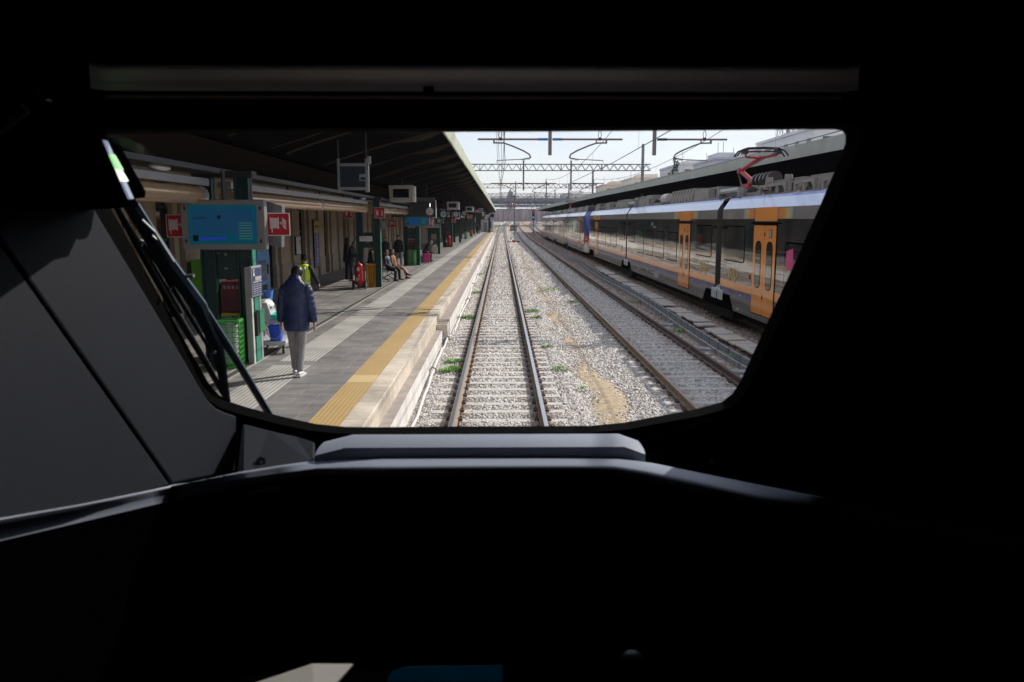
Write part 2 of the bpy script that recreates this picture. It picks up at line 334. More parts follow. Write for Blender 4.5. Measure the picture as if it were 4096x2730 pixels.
ln=n.new('ShaderNodeVectorMath'); ln.operation='LENGTH'; l(sb.outputs[0],ln.inputs[0])
dr=n.new('ShaderNodeMapRange'); dr.inputs[1].default_value=.22; dr.inputs[2].default_value=.36; dr.inputs[3].default_value=1; dr.inputs[4].default_value=0; l(ln.outputs['Value'],dr.inputs[0])
z=n.new('ShaderNodeTexNoise'); z.inputs['Scale'].default_value=1.1; z.inputs['Detail'].default_value=7; l(t.outputs['Object'],z.inputs['Vector'])
c1=n.new('ShaderNodeMixRGB'); c1.inputs[1].default_value=(.40,.245,.075,1); c1.inputs[2].default_value=(.55,.37,.15,1); l(z.outputs['Fac'],c1.inputs[0])
c2=n.new('ShaderNodeMixRGB'); c2.inputs[2].default_value=(.66,.51,.29,1); l(c1.outputs[0],c2.inputs[1])
fm=n.new('ShaderNodeMath'); fm.operation='MULTIPLY'; fm.inputs[1].default_value=.6; l(dr.outputs[0],fm.inputs[0]); l(fm.outputs[0],c2.inputs[0]); l(c2.outputs[0],b.inputs['Base Color'])
u=n.new('ShaderNodeBump'); u.inputs['Strength'].default_value=.45; u.inputs['Distance'].default_value=.006; l(dr.outputs[0],u.inputs['Height']); l(u.outputs[0],b.inputs['Normal'])
MB().box(-2.56,-2.12,-6,E1,-.4,.5535).build('tactile_strip',mdot,kind='structure')
mdot2=mdot.copy()
for nd_ in mdot2.node_tree.nodes:
    if nd_.type=='MIX_RGB' and not nd_.inputs[1].is_linked: nd_.inputs[1].default_value=(.60,.42,.18,1); nd_.inputs[2].default_value=(.72,.54,.27,1)
MB().box(-2.555,-2.125,12.92,13.54,.5535,.5575).build('tactile_strip',mdot2,kind='structure')
mdrain=mat('drain_grate',(.09,.085,.08),.6,.3,.3,20,.4,60); mkl=mat('pale_kerb_stone',(.36,.35,.32),.7,0,.15,6)
MB().box(-4.74,-4.62,-6,E1,.55,.553,0).box(-4.80,-4.742,-6,E1,.55,.554,1).box(-4.618,-4.56,-6,E1,.55,.554,1).build('drain_channel',[mdrain,mkl],kind='structure')
mstep=mat('old_step_concrete',(.34,.29,.26),.85,0,.25,3,.3,30); mwh=mat('whitewashed_concrete',(.74,.71,.67),.9,0,.22,2.2,.5,18,stretch=(1,1,.25))
s=MB(); s.box(-1.8,-1.628,-6,21.7,-.4,.22,0); s.box(-1.628,-1.622,-6,21.7,-.4,.217,1)
s.box(-1.8,-1.50,21.75,E1,-.4,.355,0); s.box(-1.50,-1.494,21.76,E1,-.4,.352,1); s.box(-1.79,-1.505,21.743,21.75,.0,.35,2)
s.build('platform_step',[mstep,mwh,mcop],kind='structure')
# cable conduit that runs along the foot of the platform wall
q=MB(); random.seed(3); pth=[]
for i in range(120):
    y=8+i*.8; pth.append(((-1.50 if y<21.7 else -1.40)+.03*math.sin(y*.6)+random.uniform(-.012,.012),y,-.13+.05*math.sin(y*.37)+(.1 if y>21 else 0)))
q.tube(pth,.026,7); q2=MB()
cc=thing('cable_conduit','white cable conduit running along the foot of the platform wall','cable',(0,0,0))
q.build('conduit',white,cc,smooth=True)
for y in (18.3,22.4,27,33,40,48): i=int((y-8)/.8); p=pth[i]; q2=MB().tube([(p[0]-.12,p[1]-.12,p[2]-.02),(p[0]-.04,p[1],p[2]+.07),(p[0]+.05,p[1],p[2]+.03),(p[0]+.04,p[1]+.05,p[2]-.08)],.02,6); q2.build('clamp',gpaint,cc)
# concrete cable trough and its cover slabs between the second track and the trains
ctr=mat('trough_concrete',(.36,.37,.38),.85,0,.2,6,.3,40)
def tx(y): return 5.72+.02*max(0,y-20)**.75+.10*math.sin(y*.23)
q=MB()
for dx,w,h0,h1 in ((-.19,.05,-.3,-.06),(.14,.05,-.3,-.04),(-.14,.28,-.3,-.25)):
    q.loft([[(tx(y)+dx,y,h0),(tx(y)+dx+w,y,h0),(tx(y)+dx+w,y,h1),(tx(y)+dx,y,h1)] for y in np.arange(9,110,.7)])
for dx,h1 in ((-.19,-.06),(.14,-.04)):
    for y in np.arange(9,70,1.0): q.box(tx(y)+dx-.006,tx(y)+dx+.056,y-.012,y+.012,-.3,h1+.006,1)
tr=thing('cable_trough','open concrete cable trough winding beside the parked trains','cable trough'); q.build('channel',[ctr,dsteel],tr)
q=MB()
for k in range(4): q.tube([(tx(y)-.09+.05*k+.03*math.sin(y*1.1+k*2),y,-.22+.03*math.sin(y*.9+k)) for y in np.arange(9,70,.6)],.014,5)
q.tube([(tx(14.6)-.05,14.3,-.2),(tx(14.6)-.08,14.4,-.02),(tx(14.6)+.02,14.55,.06),(tx(14.6)+.1,14.7,.0),(tx(14.6)+.1,14.8,-.2)],.018,6)
q.build('cable',rubber,tr,smooth=True)
slabm=mat('cover_slab_concrete',(.60,.55,.50),.9,0,.28,5,.35,45); random.seed(11)
first=None
for i in range(64):
    y=14.2+i*.66+random.uniform(-.05,.05); x=6.47+.006*(y-14)+random.uniform(-.04,.04)
    if i%9==7: continue
    if first is None:
        q=MB(); q.box(-.29,.29,-.29,.29,-.05,0); first=q.build('cover_slab',slabm,bevel=.012); o=first
    else: o=first.copy(); COL.objects.link(o)
    o.location=(x,y,-.09+random.uniform(-.02,.03)); o.rotation_euler=(random.uniform(-.05,.05),random.uniform(-.05,.03),random.uniform(-.06,.06))
    tag(o,'flat concrete cover slab in the row laid beside the cable trough','slab','concrete slabs laid beside the cable trough')
for (x,y,rz,lb) in ((5.25,17.35,.25,'loose concrete slab lying crosswise against the trough, beside the dark rusty rail'),(5.2,20.6,-.1,'thin loose concrete slab lying flat between rusty rail and trough, second of three'),(5.2,25.5,.05,'loose grey slab bridging gravel and trough where green weeds grow'),):
    q=MB(); q.prism([(-.33,-.12,-.04),(.28,-.16,-.04),(.36,.10,-.04),(-.30,.14,-.04)],(0,0,.07)); o=q.build('loose_slab',ctr,bevel=.008); o.location=(x,y,-.13); o.rotation_euler=(.05,.06,rz); tag(o,lb,'slab','loose slabs by the trough')
# weeds
lf=mat('weed_leaf',(.17,.36,.035),.6,0,.35,14); lf2=mat('weed_leaf_yellow',(.20,.24,.04),.6,0,.35,14)
def weed(x,y,r,h,n,label,m=lf,z=-.2):
    q=MB(); 
    for i in range(n):
        a=random.uniform(0,6.28); d=r*math.sqrt(random.random()); px,py=d*math.cos(a),d*math.sin(a)*1.0; hh=h*random.uniform(.25,1)*(1-.5*d/r); s=random.uniform(.022,.05)
        t=Vector((math.cos(a+random.uniform(-1,1)),math.sin(a+random.uniform(-1,1)),random.uniform(.1,.9))).normalized(); w=t.cross(Vector((0,0,1))).normalized()*s*.5
        b0=Vector((px,py,hh*.7)); tip=b0+t*s*1.6; q.poly([b0,b0+t*s*.8+w,tip,b0+t*s*.8-w])
        if i%5==0: q.bar((px*.6,py*.6,0),b0,.004)
    o=q.build('weed_tuft',m); o.location=(x,y,z+zg(y)); tag(o,label,'weed','weeds growing in the ballast'); return o
random.seed(5)
for a in ((-1.12,17.75,.30,.16,420,'big bright green weed mat between white conduit and platform track'),
 (-1.15,18.9,.22,.14,220,'small weed clump just behind the biggest weed mat by the conduit'),
 (-1.18,27.6,.26,.2,300,'tall weed clump by the conduit, beyond the step in the wall'),
 (-1.2,37,.25,.2,200,'weed clump at the wall foot, well down the platform'),
 (-1.22,50,.3,.25,160,'weed clump at the wall foot, past the wheeled suitcase'),
 (-1.25,72,.5,.3,160,'long weedy patch by the wall far down the platform'),
 (1.12,29.5,.25,.17,240,'tall weed clump on white gravel beside the shiny rail'),
 (1.2,27.6,.2,.13,160,'lower weed clump on white gravel, just nearer than a taller one'),
 (1.22,21.2,.16,.10,90,'small low weed near sleeper ends and the shiny rail'),
 (1.3,17.9,.2,.10,120,'flat spreading weed on white gravel near the sand patch'),
 (1.62,15.9,.1,.08,40,'tiny weed sprig on the white gravel by the sand'),
 (2.3,39,.5,.2,180,'sparse weeds beside the dull rusty rail'),
 (3.0,33,.35,.16,120,'thin weeds close to the dull rusty rail'),
 (5.4,24,.3,.18,150,'weeds between the dark rail and the cable trough'),
 (5.45,33,.35,.18,150,'weeds in the gap beside the bend of the cable trough'),
 (5.6,19.5,.14,.1,60,'small weed next to the loose slabs'),):
    weed(*a[:5],a[5])
weed(-1.6,175,2.4,1.2,900,'yellow green scrub at the end of the platform',lf2,-.3); weed(6.5,235,4,1.8,900,'yellow scrub at the foot of the stained yard wall',lf2,-.3); weed(-3,240,5,1.5,900,'yellow grass bank below the stained yard wall by platform end',lf2,-.3)
# ---------------------------------------------------------------- canopy, columns, station building
P0=.554
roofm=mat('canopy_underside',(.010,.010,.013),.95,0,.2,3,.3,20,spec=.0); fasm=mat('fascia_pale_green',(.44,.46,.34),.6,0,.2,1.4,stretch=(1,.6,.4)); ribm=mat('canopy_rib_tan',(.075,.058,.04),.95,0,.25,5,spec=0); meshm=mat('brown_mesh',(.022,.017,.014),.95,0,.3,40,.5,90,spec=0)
def undz(x):
    if x>-5.3: u=(x+5.3)/3.6; return 4.62+1.12*u**.82
    return 4.62+.10*(-5.3-x)
cano=thing('platform_canopy','long dark platform canopy with pale green fascia over the crowded platform','canopy',(-5.3,0,.554))
xs=[-9.2,-7.5,-5.3]+[-5.3+3.6*i/14 for i in range(1,15)]
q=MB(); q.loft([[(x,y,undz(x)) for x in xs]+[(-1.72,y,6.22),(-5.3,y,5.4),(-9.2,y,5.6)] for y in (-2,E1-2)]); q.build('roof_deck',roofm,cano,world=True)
q=MB(); rg=[]
random.seed(2)
for y in [-2+1.0*i for i in range(0,262)]:
    d=.012*mnoise.noise((y*.35,0,3)); e=.02*mnoise.noise((y*.2,4,3)); f_=.018 if (int(y)%3==0) else 0
    rg.append([(-1.70+d,y,5.70+e),(-1.66+d+f_*.5,y,5.72+e),(-1.66+d,y,6.24+e),(-1.70+d,y,6.27+e),(-1.78,y,6.25)])
q.loft(rg,0,False,False); q.build('fascia',fasm,cano,world=True)
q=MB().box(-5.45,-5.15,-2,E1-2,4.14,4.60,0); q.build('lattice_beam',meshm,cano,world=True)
q=MB().box(-5.62,-4.98,-2,E1-2,4.02,4.10,0); q.build('beam_flange',dsteel,cano,world=True)
first=None
def ribprof():
    up=[(x,undz(x)+.01) for x in xs[3:]]; lo=[(x,undz(x)-.025-.15*max(0,min(1,(x+3.0)/.7))*max(.3,min(1,(-1.72-x)/.3))) for x in xs[3:]]
    return up+lo[::-1]
rp=ribprof()
for i,y in enumerate(np.arange(3,250,4.08)):
    if first is None:
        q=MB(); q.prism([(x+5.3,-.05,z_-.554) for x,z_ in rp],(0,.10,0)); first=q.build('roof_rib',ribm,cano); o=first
    else: o=first.copy(); COL.objects.link(o); o.parent=cano
    o.location=(0,y,0)
q=MB()
for y in (18,32,48,63,90): q.tube([(-5.2,y,4.7),(-4.2,y+.02,5.0),(-3.2,y,5.32),(-2.1,y+.03,5.58)],.012,5)
q.build('ceiling_cable',ribm,cano,world=True)
# columns: a pair of green posts with a header panel
scrm=bpy.data.materials.new('scraped_green_panel'); scrm.use_nodes=True; n=scrm.node_tree.nodes; l=scrm.node_tree.links.new; b=n['Principled BSDF']; b.inputs['Roughness'].default_value=.5
t=n.new('ShaderNodeTexCoord'); z=n.new('ShaderNodeTexNoise'); z.inputs['Scale'].default_value=9; z.inputs['Detail'].default_value=5; l(t.outputs['Object'],z.inputs['Vector'])
r=n.new('ShaderNodeValToRGB'); r.color_ramp.elements[0].position=.64; r.color_ramp.elements[0].color=(.006,.040,.034,1); r.color_ramp.elements[1].position=.68; r.color_ramp.elements[1].color=(.5,.5,.48,1); l(z.outputs['Fac'],r.inputs[0]); l(r.outputs[0],b.inputs['Base Color'])
CY=[15.0,32.0,47.3,62.9,79.0,95.6,112.2,128.8,145.4,162,178.6,195,211,227]
CL={0:'behind the big blue information monitor',1:'beside the seated travellers and red wheeled extinguisher',2:'with the pink suitcase standing next to it',3:'with white bin doors at its base',4:'with the second red wheeled extinguisher between its posts',5:'with an open gap at its base, sixth along the platform',6:'with a green basket leaning beside it',7:'just behind the white box and yellow bin',8:'ninth from the big blue monitor',9:'under the distant departure board, tenth from the big blue monitor'}
col0=None
for i,y in enumerate(CY):
    lb='green paired steel canopy column '+(CL[i] if i in CL else 'among the last ones far down the platform')
    if col0 is None:
        col0=thing('canopy_column',lb,'column',(-5.08 if i==0 else -5.26,y,P0),0,'green canopy columns along the platform'); 
        for sx in (-1,1):
            q=MB(); a,b_=sorted((sx*.20,sx*.47)); q.box(a,b_,-.03,.03,0,3.5); q.box(a,a+.03,-.12,.12,0,3.5); q.box(b_-.03,b_,-.12,.12,0,3.5)
            q.build('upright',dgreen,col0,bevel=.006)
            q=MB(); e=sx*.47; q.box(min(e,e+sx*.012),max(e,e+sx*.012),-.10,.10,0,2.2 if sx>0 else 2.0); q.build('edge_plate',lgreen,col0)
        q=MB().box(-.20,.20,-.02,.02,1.55,2.15); q.build('header_panel',scrm,col0)
        q=MB().box(-.55,.55,-.14,.14,3.40,3.52); q.build('cap_plate',dsteel,col0)
        o=col0
    else: o=dup(col0,(-5.26,y,P0),lb)
# tube lights between the columns
tubm=mat('amber_tube',(.60,.40,.23),.22,.35,.15,4,stretch=(3,.3,3)); ring=mat('tube_ring',(.42,.42,.42),.35,.5,.1,6)
tub0=None
for i in range(9):
    y0=CY[i]-15.9+.9 if i==0 else CY[i-1]+.75; y1=CY[i]-.6
    t_=thing('tube_light',('long bronze tube light ending behind the big blue monitor' if i==0 else 'long bronze tube light hung %s'%('past the big blue monitor, over the hi-vis worker' if i==1 else 'between canopy columns %s and %s counted from the blue monitor'%(('second','third','fourth','fifth','sixth','seventh','eighth')[i-2],('third','fourth','fifth','sixth','seventh','eighth','ninth')[i-2]))),'tube light',(-5.3,y0,3.62),0,'bronze tube lights under the canopy beam')
    Lg=y1-y0
    MB().cyl((0,0,0),(0,Lg,0),.15,20).build('tube',tubm,t_,smooth='auto')
    MB().box(-.13,.13,-.1,Lg+.1,.17,.30).build('housing',gpaint,t_,bevel=.02)
    for yy in ([.15,Lg-.15]+([Lg*.5] if i>0 else [])):
        q=MB()
        for k in range(8):
            a=k*math.pi/4; q.obox((.155*math.cos(a),yy,.155*math.sin(a)),(.085,.22,.012),Matrix.Rotation(-a+math.pi/2,3,'Y'))
        q.build('end_collar',ring,t_)
    for yy in np.arange(1,Lg,3.5): MB().box(-.02,.02,yy-.02,yy+.02,.29,.45).build('hanger',dsteel,t_)
def oval(x,y,zz,label):
    t_=thing('ceiling_lamp',label,'lamp',(x,y,zz)); MB().loft([[(rx*math.cos(a),ry*math.sin(a),h) for a in [k*.5236 for k in range(12)]] for rx,ry,h in ((.05,.12,-.06),(.12,.30,-.03),(.13,.34,.0),(.10,.28,.03))]).build('shade',white,t_,smooth=True); MB().box(-.08,.08,.1,.45,.02,.10).build('ballast_box',gpaint,t_); MB().cyl((0,.2,.05),(0,.2,.42),.012,6).build('hanger',dsteel,t_)
oval(-5.25,12.6,4.0,'white oval ceiling lamp over the bronze tube, before the big blue monitor'); oval(-5.25,30.7,4.0,'white oval ceiling lamp just before the second canopy column')
# station building
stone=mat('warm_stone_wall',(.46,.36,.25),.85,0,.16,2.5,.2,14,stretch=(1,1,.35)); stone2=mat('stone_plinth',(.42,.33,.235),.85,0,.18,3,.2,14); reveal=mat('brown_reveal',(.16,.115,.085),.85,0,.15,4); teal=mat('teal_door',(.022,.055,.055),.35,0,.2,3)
bld=thing('station_building','warm stone station building with tall teal doors along the platform','building',(-8.8,0,.55))
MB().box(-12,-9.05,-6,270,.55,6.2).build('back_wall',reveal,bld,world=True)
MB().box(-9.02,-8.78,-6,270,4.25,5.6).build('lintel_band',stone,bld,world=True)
y=3.1; k=0; pier0=door0=None
pat=[('p',1.15),('g',.22),('s',.30),('g',.22),('p',1.1),('d',1.25),('s',.28),('g',.30)]
nd=npier=0
while y<250:
    for kd,w in pat:
        if kd=='p' or kd=='s':
            q=MB(); d=.06 if kd=='p' else .0
            key='_'+kd; src=KIDS.get(key)
            if npier<95:
                if src is None:
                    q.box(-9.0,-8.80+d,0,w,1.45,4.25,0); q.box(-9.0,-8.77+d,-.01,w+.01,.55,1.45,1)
                    o=q.build('pilaster',[stone,stone2],bld,world=True); KIDS[key]=o; o['y0']=y; o.location.y=y
                else: o=src.copy(); COL.objects.link(o); o.parent=bld; o.location.y=y
                npier+=1
        elif kd=='d' and nd<45:
            src=KIDS.get('_d')
            if src is None:
                q=MB(); q.box(-9.0,-8.97,.03,w-.03,.6,3.5,0); q.box(-9.0,-8.93,0,.05,.55,3.55,1).box(-9.0,-8.93,w-.05,w,.55,3.55,1).box(-9.0,-8.93,.05,w-.05,3.5,3.56,1).box(-9.0,-8.94,.05,w-.05,2.65,2.71,1).box(-9.0,-8.945,w/2-.03,w/2+.03,.6,2.65,1)
                o=q.build('door',[glassd,teal],bld,world=True); KIDS['_d']=o; o.location.y=y
                h=MB().cyl((-8.92,w/2+.1,1.45),(-8.92,w/2+.1,1.85),.014,6).build('handle',chrome,o); h.data.transform(Matrix.Translation((8.8,0,-.55)))
                MB().box(-9.0,-8.70,-.05,w+.05,.553,.58).build('threshold',mkl,o).data.transform(Matrix.Translation((8.8,0,-.55)))
            else:
                o=src.copy(); COL.objects.link(o); o.parent=bld; o.location.y=y
                for ch in src.children: c=ch.copy(); COL.objects.link(c); c.parent=o
            nd+=1
        y+=w
# ---------------------------------------------------------------- things on the platform
scr_t=mat('screen_teal',(.0,.005,.008),.4,0,0,spec=.2,emit=(.0,.027,.044),es=1.0); scr_b=mat('screen_blue',(.0,.005,.01),.4,0,0,spec=.2,emit=(.003,.021,.047),es=1.0); scr_d=mat('screen_dark',(.006,.012,.02),.15,0,.2,6); scr_y=mat('screen_olive',(.02,.03,0),.3,0,0,emit=(.018,.06,.045),es=1.0); scr_v=mat('screen_violet',(0,0,.05),.3,0,0,emit=(.006,.01,.16),es=1.0)
ink=mat('dark_ink',(.006,.012,.03),.5,0,0); winks=mat('white_print',(.70,.68,.66),.5,0,0); blue=mat('sign_blue',(.006,.02,.12),.4,0,.05,5)
greym=mat('monitor_grey',(.20,.195,.19),.45,0,.08,5)
def monitor(x,y,w,h,zc,label,full=True):
    t=thing('information_monitor',label,'monitor',(x,y,zc))
    q=MB(); q.box(-w/2,w/2,-.06,.12,-h/2,h/2); q.build('housing',greym,t,bevel=.015)
    MB().box(-w/2+.10,w/2-.05,.12,.30,-h/2+.06,h/2-.06).build('rear_housing',gpaint,t,bevel=.02)
    sw,sh=w*.81,h*.77
    MB().box(-sw/2,sw/2,-.072,-.06,-sh/2,sh/2).build('screen',scr_t,t)
    sc=t
    MB().box(-sw/2+.05,sw/2-.06,-.075,-.072,-sh/2+.19*h,sh/2-.06).build('screen_panel',scr_b,t)
    q=MB(); x0=sw/2-.30*w/1.4
    for k in range(7):
        zz=-sh/2+.08+k*.045; pts=[(x0+j*.0325,-.079,zz+(.018 if j%2 else 0)) for j in range(8)]
        for a,b in zip(pts,pts[1:]): q.bar(a,b,.004,.012)
    q.build('wave_graphic',scr_y,t)
    MB().box(-sw/2+.18,-sw/2+.62,-.078,-.072,-sh/2+.07,-sh/2+.115).build('caption_bar',scr_v,t); MB().box(-sw/2+.06,-sw/2+.15,-.078,-.072,-sh/2+.05,-sh/2+.15).build('badge',scr_d,t)
    if full:
        text('lettering','autofilm',.075,(-sw/2+.20,-.077,sh/2-.21),FR,ink,t)
        MB().cyl((-sw/2+.52,-.074,sh/2-.20),(-sw/2+.52,-.078,sh/2-.20),.036,12).build('roundel',ink,t)
        text('caption','LE DESTINAZIONI',.034,(-sw/2+.40,-.080,-sh/2+.092),FR,scr_b,t)
    for sx in (-1,1):
        for sz in (-1,1): q=MB(); q.ell((sx*w*.448,-.062,sz*h*.33),(.02,.008,.038),10,5); q.build('speaker_grille',black,t)
    MB().cyl((0,.05,h/2),(0,.05,h/2+.5),.035,8).build('hanger',dsteel,t)
    MB().prism([(w/2-.13,.34,-h/2+.08),(w/2+.16,.34,-h/2+.02),(w/2+.20,.34,h/2-.10),(w/2-.10,.34,h/2-.02)],(0,.2,0)).build('twin_housing',mat('twin_grey',(.12,.12,.125),.5,0,.1,4),t,bevel=.01)
    return t
monitor(-4.78,14.0,1.43,.85,3.115,'large grey information monitor with lit blue screen, in front of a green column')
monitor(-4.92,47.0,1.50,.62,3.13,'smaller blue lit monitor below the departure board with clock',False)
# fire safety signs
sred=mat('sign_red',(.46,.006,.018),.4,0,.05,5)
def flames(q,x0,z0,s,n=4):
    for k in range(n):
        zz=z0+.165*s-k*.105*s; w=.17*s
        pts=[(x0-w*.75+.02*k*s,zz+.10*s),(x0-w*.55,zz+.085*s),(x0-w*.2,zz+.015*s),(x0+w*.4,zz-.05*s),(x0+w*.4,zz-.115*s),(x0+w*.0,zz-.085*s),(x0-w*.4,zz-.02*s),(x0-w*.55,zz+.05*s)]
        q.prism([(a,-.016,b) for a,b in pts],(0,.004,0))
def firesign(x,y,zc,s,kind,label,post=True):
    t=thing('fire_safety_sign',label,'sign',(x,y,zc))
    MB().box(-s/2,s/2,-.008,.008,-s/2,s/2).build('border',winks,t,bevel=.004); MB().box(-s*.465,s*.465,-.012,-.008,-s*.465,s*.465).build('panel',sred,t)
    q=MB()
    if kind=='hose':
        for k in range(7): xx=(-.35+k*.058)*s; e=.03*s if k in (0,6) else 0; q.box(xx-.021*s,xx+.021*s,-.016,-.012,-.17*s-e,.28*s+e)
        q.box(-.31*s,-.27*s,-.016,-.012,-.36*s,-.17*s); q.box(.04*s,.10*s,-.016,-.012,.05*s,.07*s)
        for k in range(12): a=k*.5236; b=a+.5236; q.bar((.125*s+.055*s*math.cos(a),-.014,.06*s+.055*s*math.sin(a)),(.125*s+.055*s*math.cos(b),-.014,.06*s+.055*s*math.sin(b)),.004,.014*s)
        q.box(.115*s,.135*s,-.016,-.012,.0,.12*s); q.box(.07*s,.18*s,-.016,-.012,.05*s,.07*s)
        flames(q,.27*s,.05*s,s)
    else:
        q.prism([(-.20*s+.10*s*math.cos(a),-.016,.14*s+.10*s*math.sin(a)) for a in [math.pi*k/8 for k in range(9)]]+[(-.30*s,-.016,-.18*s),(-.10*s,-.016,-.18*s)],(0,.004,0))
        q.bar((-.3*s,-.014,.12*s),(-.40*s,-.014,.33*s),.004,.02*s); q.bar((-.1*s,-.014,-.15*s),(-.05*s,-.014,-.32*s),.004,.02*s)
        for k in range(12): a=k*.5236; b=a+.5236; q.bar((-.30*s+.07*s*math.cos(a),-.014,-.27*s+.07*s*math.sin(a)),(-.30*s+.07*s*math.cos(b),-.014,-.27*s+.07*s*math.sin(b)),.004,.02*s)
        flames(q,.26*s,.05*s,s,5)
    q.build('symbol',winks,t)
    if kind!='hose': MB().box(-.26*s,-.14*s,-.018,-.016,.09*s,.14*s).build('valve_mark',ink,t)
    if post: MB().box(-.02,.02,.008,.06,-s*.2,s*.2).build('bracket',gpaint,t)
    return t
firesign(-3.90,14.2,3.12,.395,'hose','red fire hose sign hung beyond the big blue monitor, whole symbol showing')
firesign(-5.88,14.75,3.09,.41,'hose','red fire hose sign half hidden behind the big blue monitor')
firesign(-4.79,31.85,3.47,.42,'ext','red extinguisher sign on the column beside the seated travellers, facing the track')
firesign(-6.0,31.85,3.45,.38,'ext','dim red extinguisher sign above the two chatting men')
firesign(-6.32,47.0,2.98,.42,'hose','red fire sign hung under the departure board, at the building end of its monitor'); firesign(-4.22,47.2,3.0,.42,'hose','red fire sign beside the smaller blue monitor, under the clock')
firesign(-4.62,78.4,3.12,.42,'ext','small red extinguisher sign on the column with the second wheeled extinguisher'); firesign(-4.35,111.6,3.62,.5,'ext','tiny distant red sign under the third hanging screen')
t=thing('exit_sign','green emergency exit sign with white figure and arrow on a column','sign',(-4.7,62.4,3.15)); gsig=mat('sign_green',(.005,.13,.035),.4,0,.05,5)
MB().box(-.25,.25,-.01,.01,-.2,.2).build('border',winks,t); MB().box(-.23,.23,-.014,-.01,-.18,.18).build('panel',gsig,t); q=MB().box(-.16,-.06,-.018,-.014,-.12,.12); q.bar((.0,-.016,0),(.17,-.016,0),.004,.03); q.bar((.0,-.016,0),(.06,-.016,.05),.004,.03); q.bar((0,-.016,0),(.06,-.016,-.05),.004,.03); q.build('symbol',winks,t)
# platform number signs
def numsign(x,y,zc,s,txt,label):
    t=thing('platform_number_sign',label,'sign',(x,y,zc)); MB().box(-s*.6,s*.6,-.03,.03,-s*.62,s*.62).build('panel',blue,t); MB().cyl((0,-.034,0),(0,-.03,0),s*.46,24).build('disc',winks,t); text('lettering',txt,s*.62,(0,-.038,0),FR,ink,t,bold=.01)
    MB().cyl((0,0,s*.6),(0,0,s*.6+.8),.02,6).build('hanger',dsteel,t)
numsign(-4.45,62.2,3.62,.50,'1D','blue platform sign with white disc reading 1D, above the green exit sign'); numsign(-4.38,78.0,3.72,.50,'1','blue platform sign with white disc reading 1, above a small red sign'); numsign(-4.35,95,3.95,.50,'1D','blue platform sign with white disc half hidden by a hanging paper notice')
t=thing('paper_notice','white paper notice hung from a column beside a blue disc sign','notice',(-4.53,78.2,3.6)); MB().box(.05,.52,-.012,.012,-.35,.35).build('sheet',winks,t); q=MB(); 
for k in range(9): q.box(.11,.11+random.uniform(.2,.34),-.015,-.012,.25-k*.06,.265-k*.06)
q.build('print',mat('print_grey',(.25,.12,.12),.6,0,0),t)
# hanging equipment frame under the roof
t=thing('hanging_display','dark blank display panel in a steel frame hung from the canopy roof','display frame',(-3.64,20,3.87))
for sx in (-.34,.34): MB().box(sx-.025,sx+.025,-.03,.03,0,.8).build('post',steel,t); MB().box(sx-.02,sx+.02,-.02,.02,.8,2.0-.3*(sx<0)).build('hanger',black,t)
for zz in (.05,.62): MB().box(-.315,.315,-.025,.025,zz,zz+.07).build('crossbar',steel,t)
MB().box(-.31,.31,.0,.02,.12,.62).build('panel',mat('navy_panel',(.010,.016,.030),.5,0,.1,4),t); q=MB().box(.17,.33,-.05,-.02,.36,.43); q.box(.17,.33,-.04,-.02,.27,.29).box(.17,.19,-.04,-.02,.29,.36); q.build('bracket',gpaint,t); MB().box(.365,.40,-.03,.03,0,.72).build('side_rail',chrome,t); MB().box(.37,.45,-.05,.08,.68,.86).build('junction_box',gpaint,t,bevel=.01)
# hanging white screens
ivory=mat('ivory_case',(.46,.44,.40),.5,0,.06,4)
def tv(x,y,w,h,zc,label):
    t=thing('hanging_screen',label,'screen',(x,y,zc))
    q=MB(); q.prism([(-w/2,-.05,h/2-.02),(w/2-.1,-.05,h/2),(w/2-.1,-.05,-h/2),(-w/2+.05,-.05,-h/2)],(0,.5,0)); q.build('case',ivory,t,bevel=.02)
    MB().box(w/2-.095,w/2,.02,.42,-h/2,h/2-.05).build('side_case',white,t,bevel=.015)
    MB().box(-w*.33,w*.27,-.058,-.05,-h*.25,h*.26).build('screen',scr_d,t); q=MB().box(-w*.42,-w*.38,-.056,-.05,-h*.45,-h*.43); q.box(w*.3,w*.36,-.056,-.05,-h*.45,-h*.43); q.build('latch',black,t)
    MB().cyl((0,.2,h/2-.02),(0,.2,5.3-zc+.25),.03,8).build('hanger',dsteel,t)
tv(-4.40,36,1.17,.74,4.35,'big ivory hanging screen box next to the departure board with clock'); tv(-3.70,62,.98,.61,4.27,'ivory hanging screen box further off, alone under the dark canopy'); tv(-3.34,85,.86,.58,4.29,'ivory hanging screen box, third and smallest of the row')
t=thing('pictogram_panel','white hanging panel with a grid of small pictograms and orange square','sign',(-2.87,112,4.45)); MB().box(-.32,.32,-.03,.03,-.3,.3).build('panel',winks,t)
q=MB()
for a in range(3):
    for b in range(2): 
        if (a,b)!=(0,0): q.box(-.28+a*.2,-.12+a*.2,-.036,-.03,-.26+b*.28,-.04+b*.28)
q.build('pictogram',ink,t); MB().box(-.3,-.04,-.036,-.03,-.28,-.02).build('orange_square',mat('sign_orange',(.7,.24,.02),.5,0,0),t); MB().cyl((0,0,.3),(0,0,1.1),.02,6).build('hanger',dsteel,t)
MB().box(-.75,-.36,.0,.5,-.25,.1).build('camera_box',ivory,t)
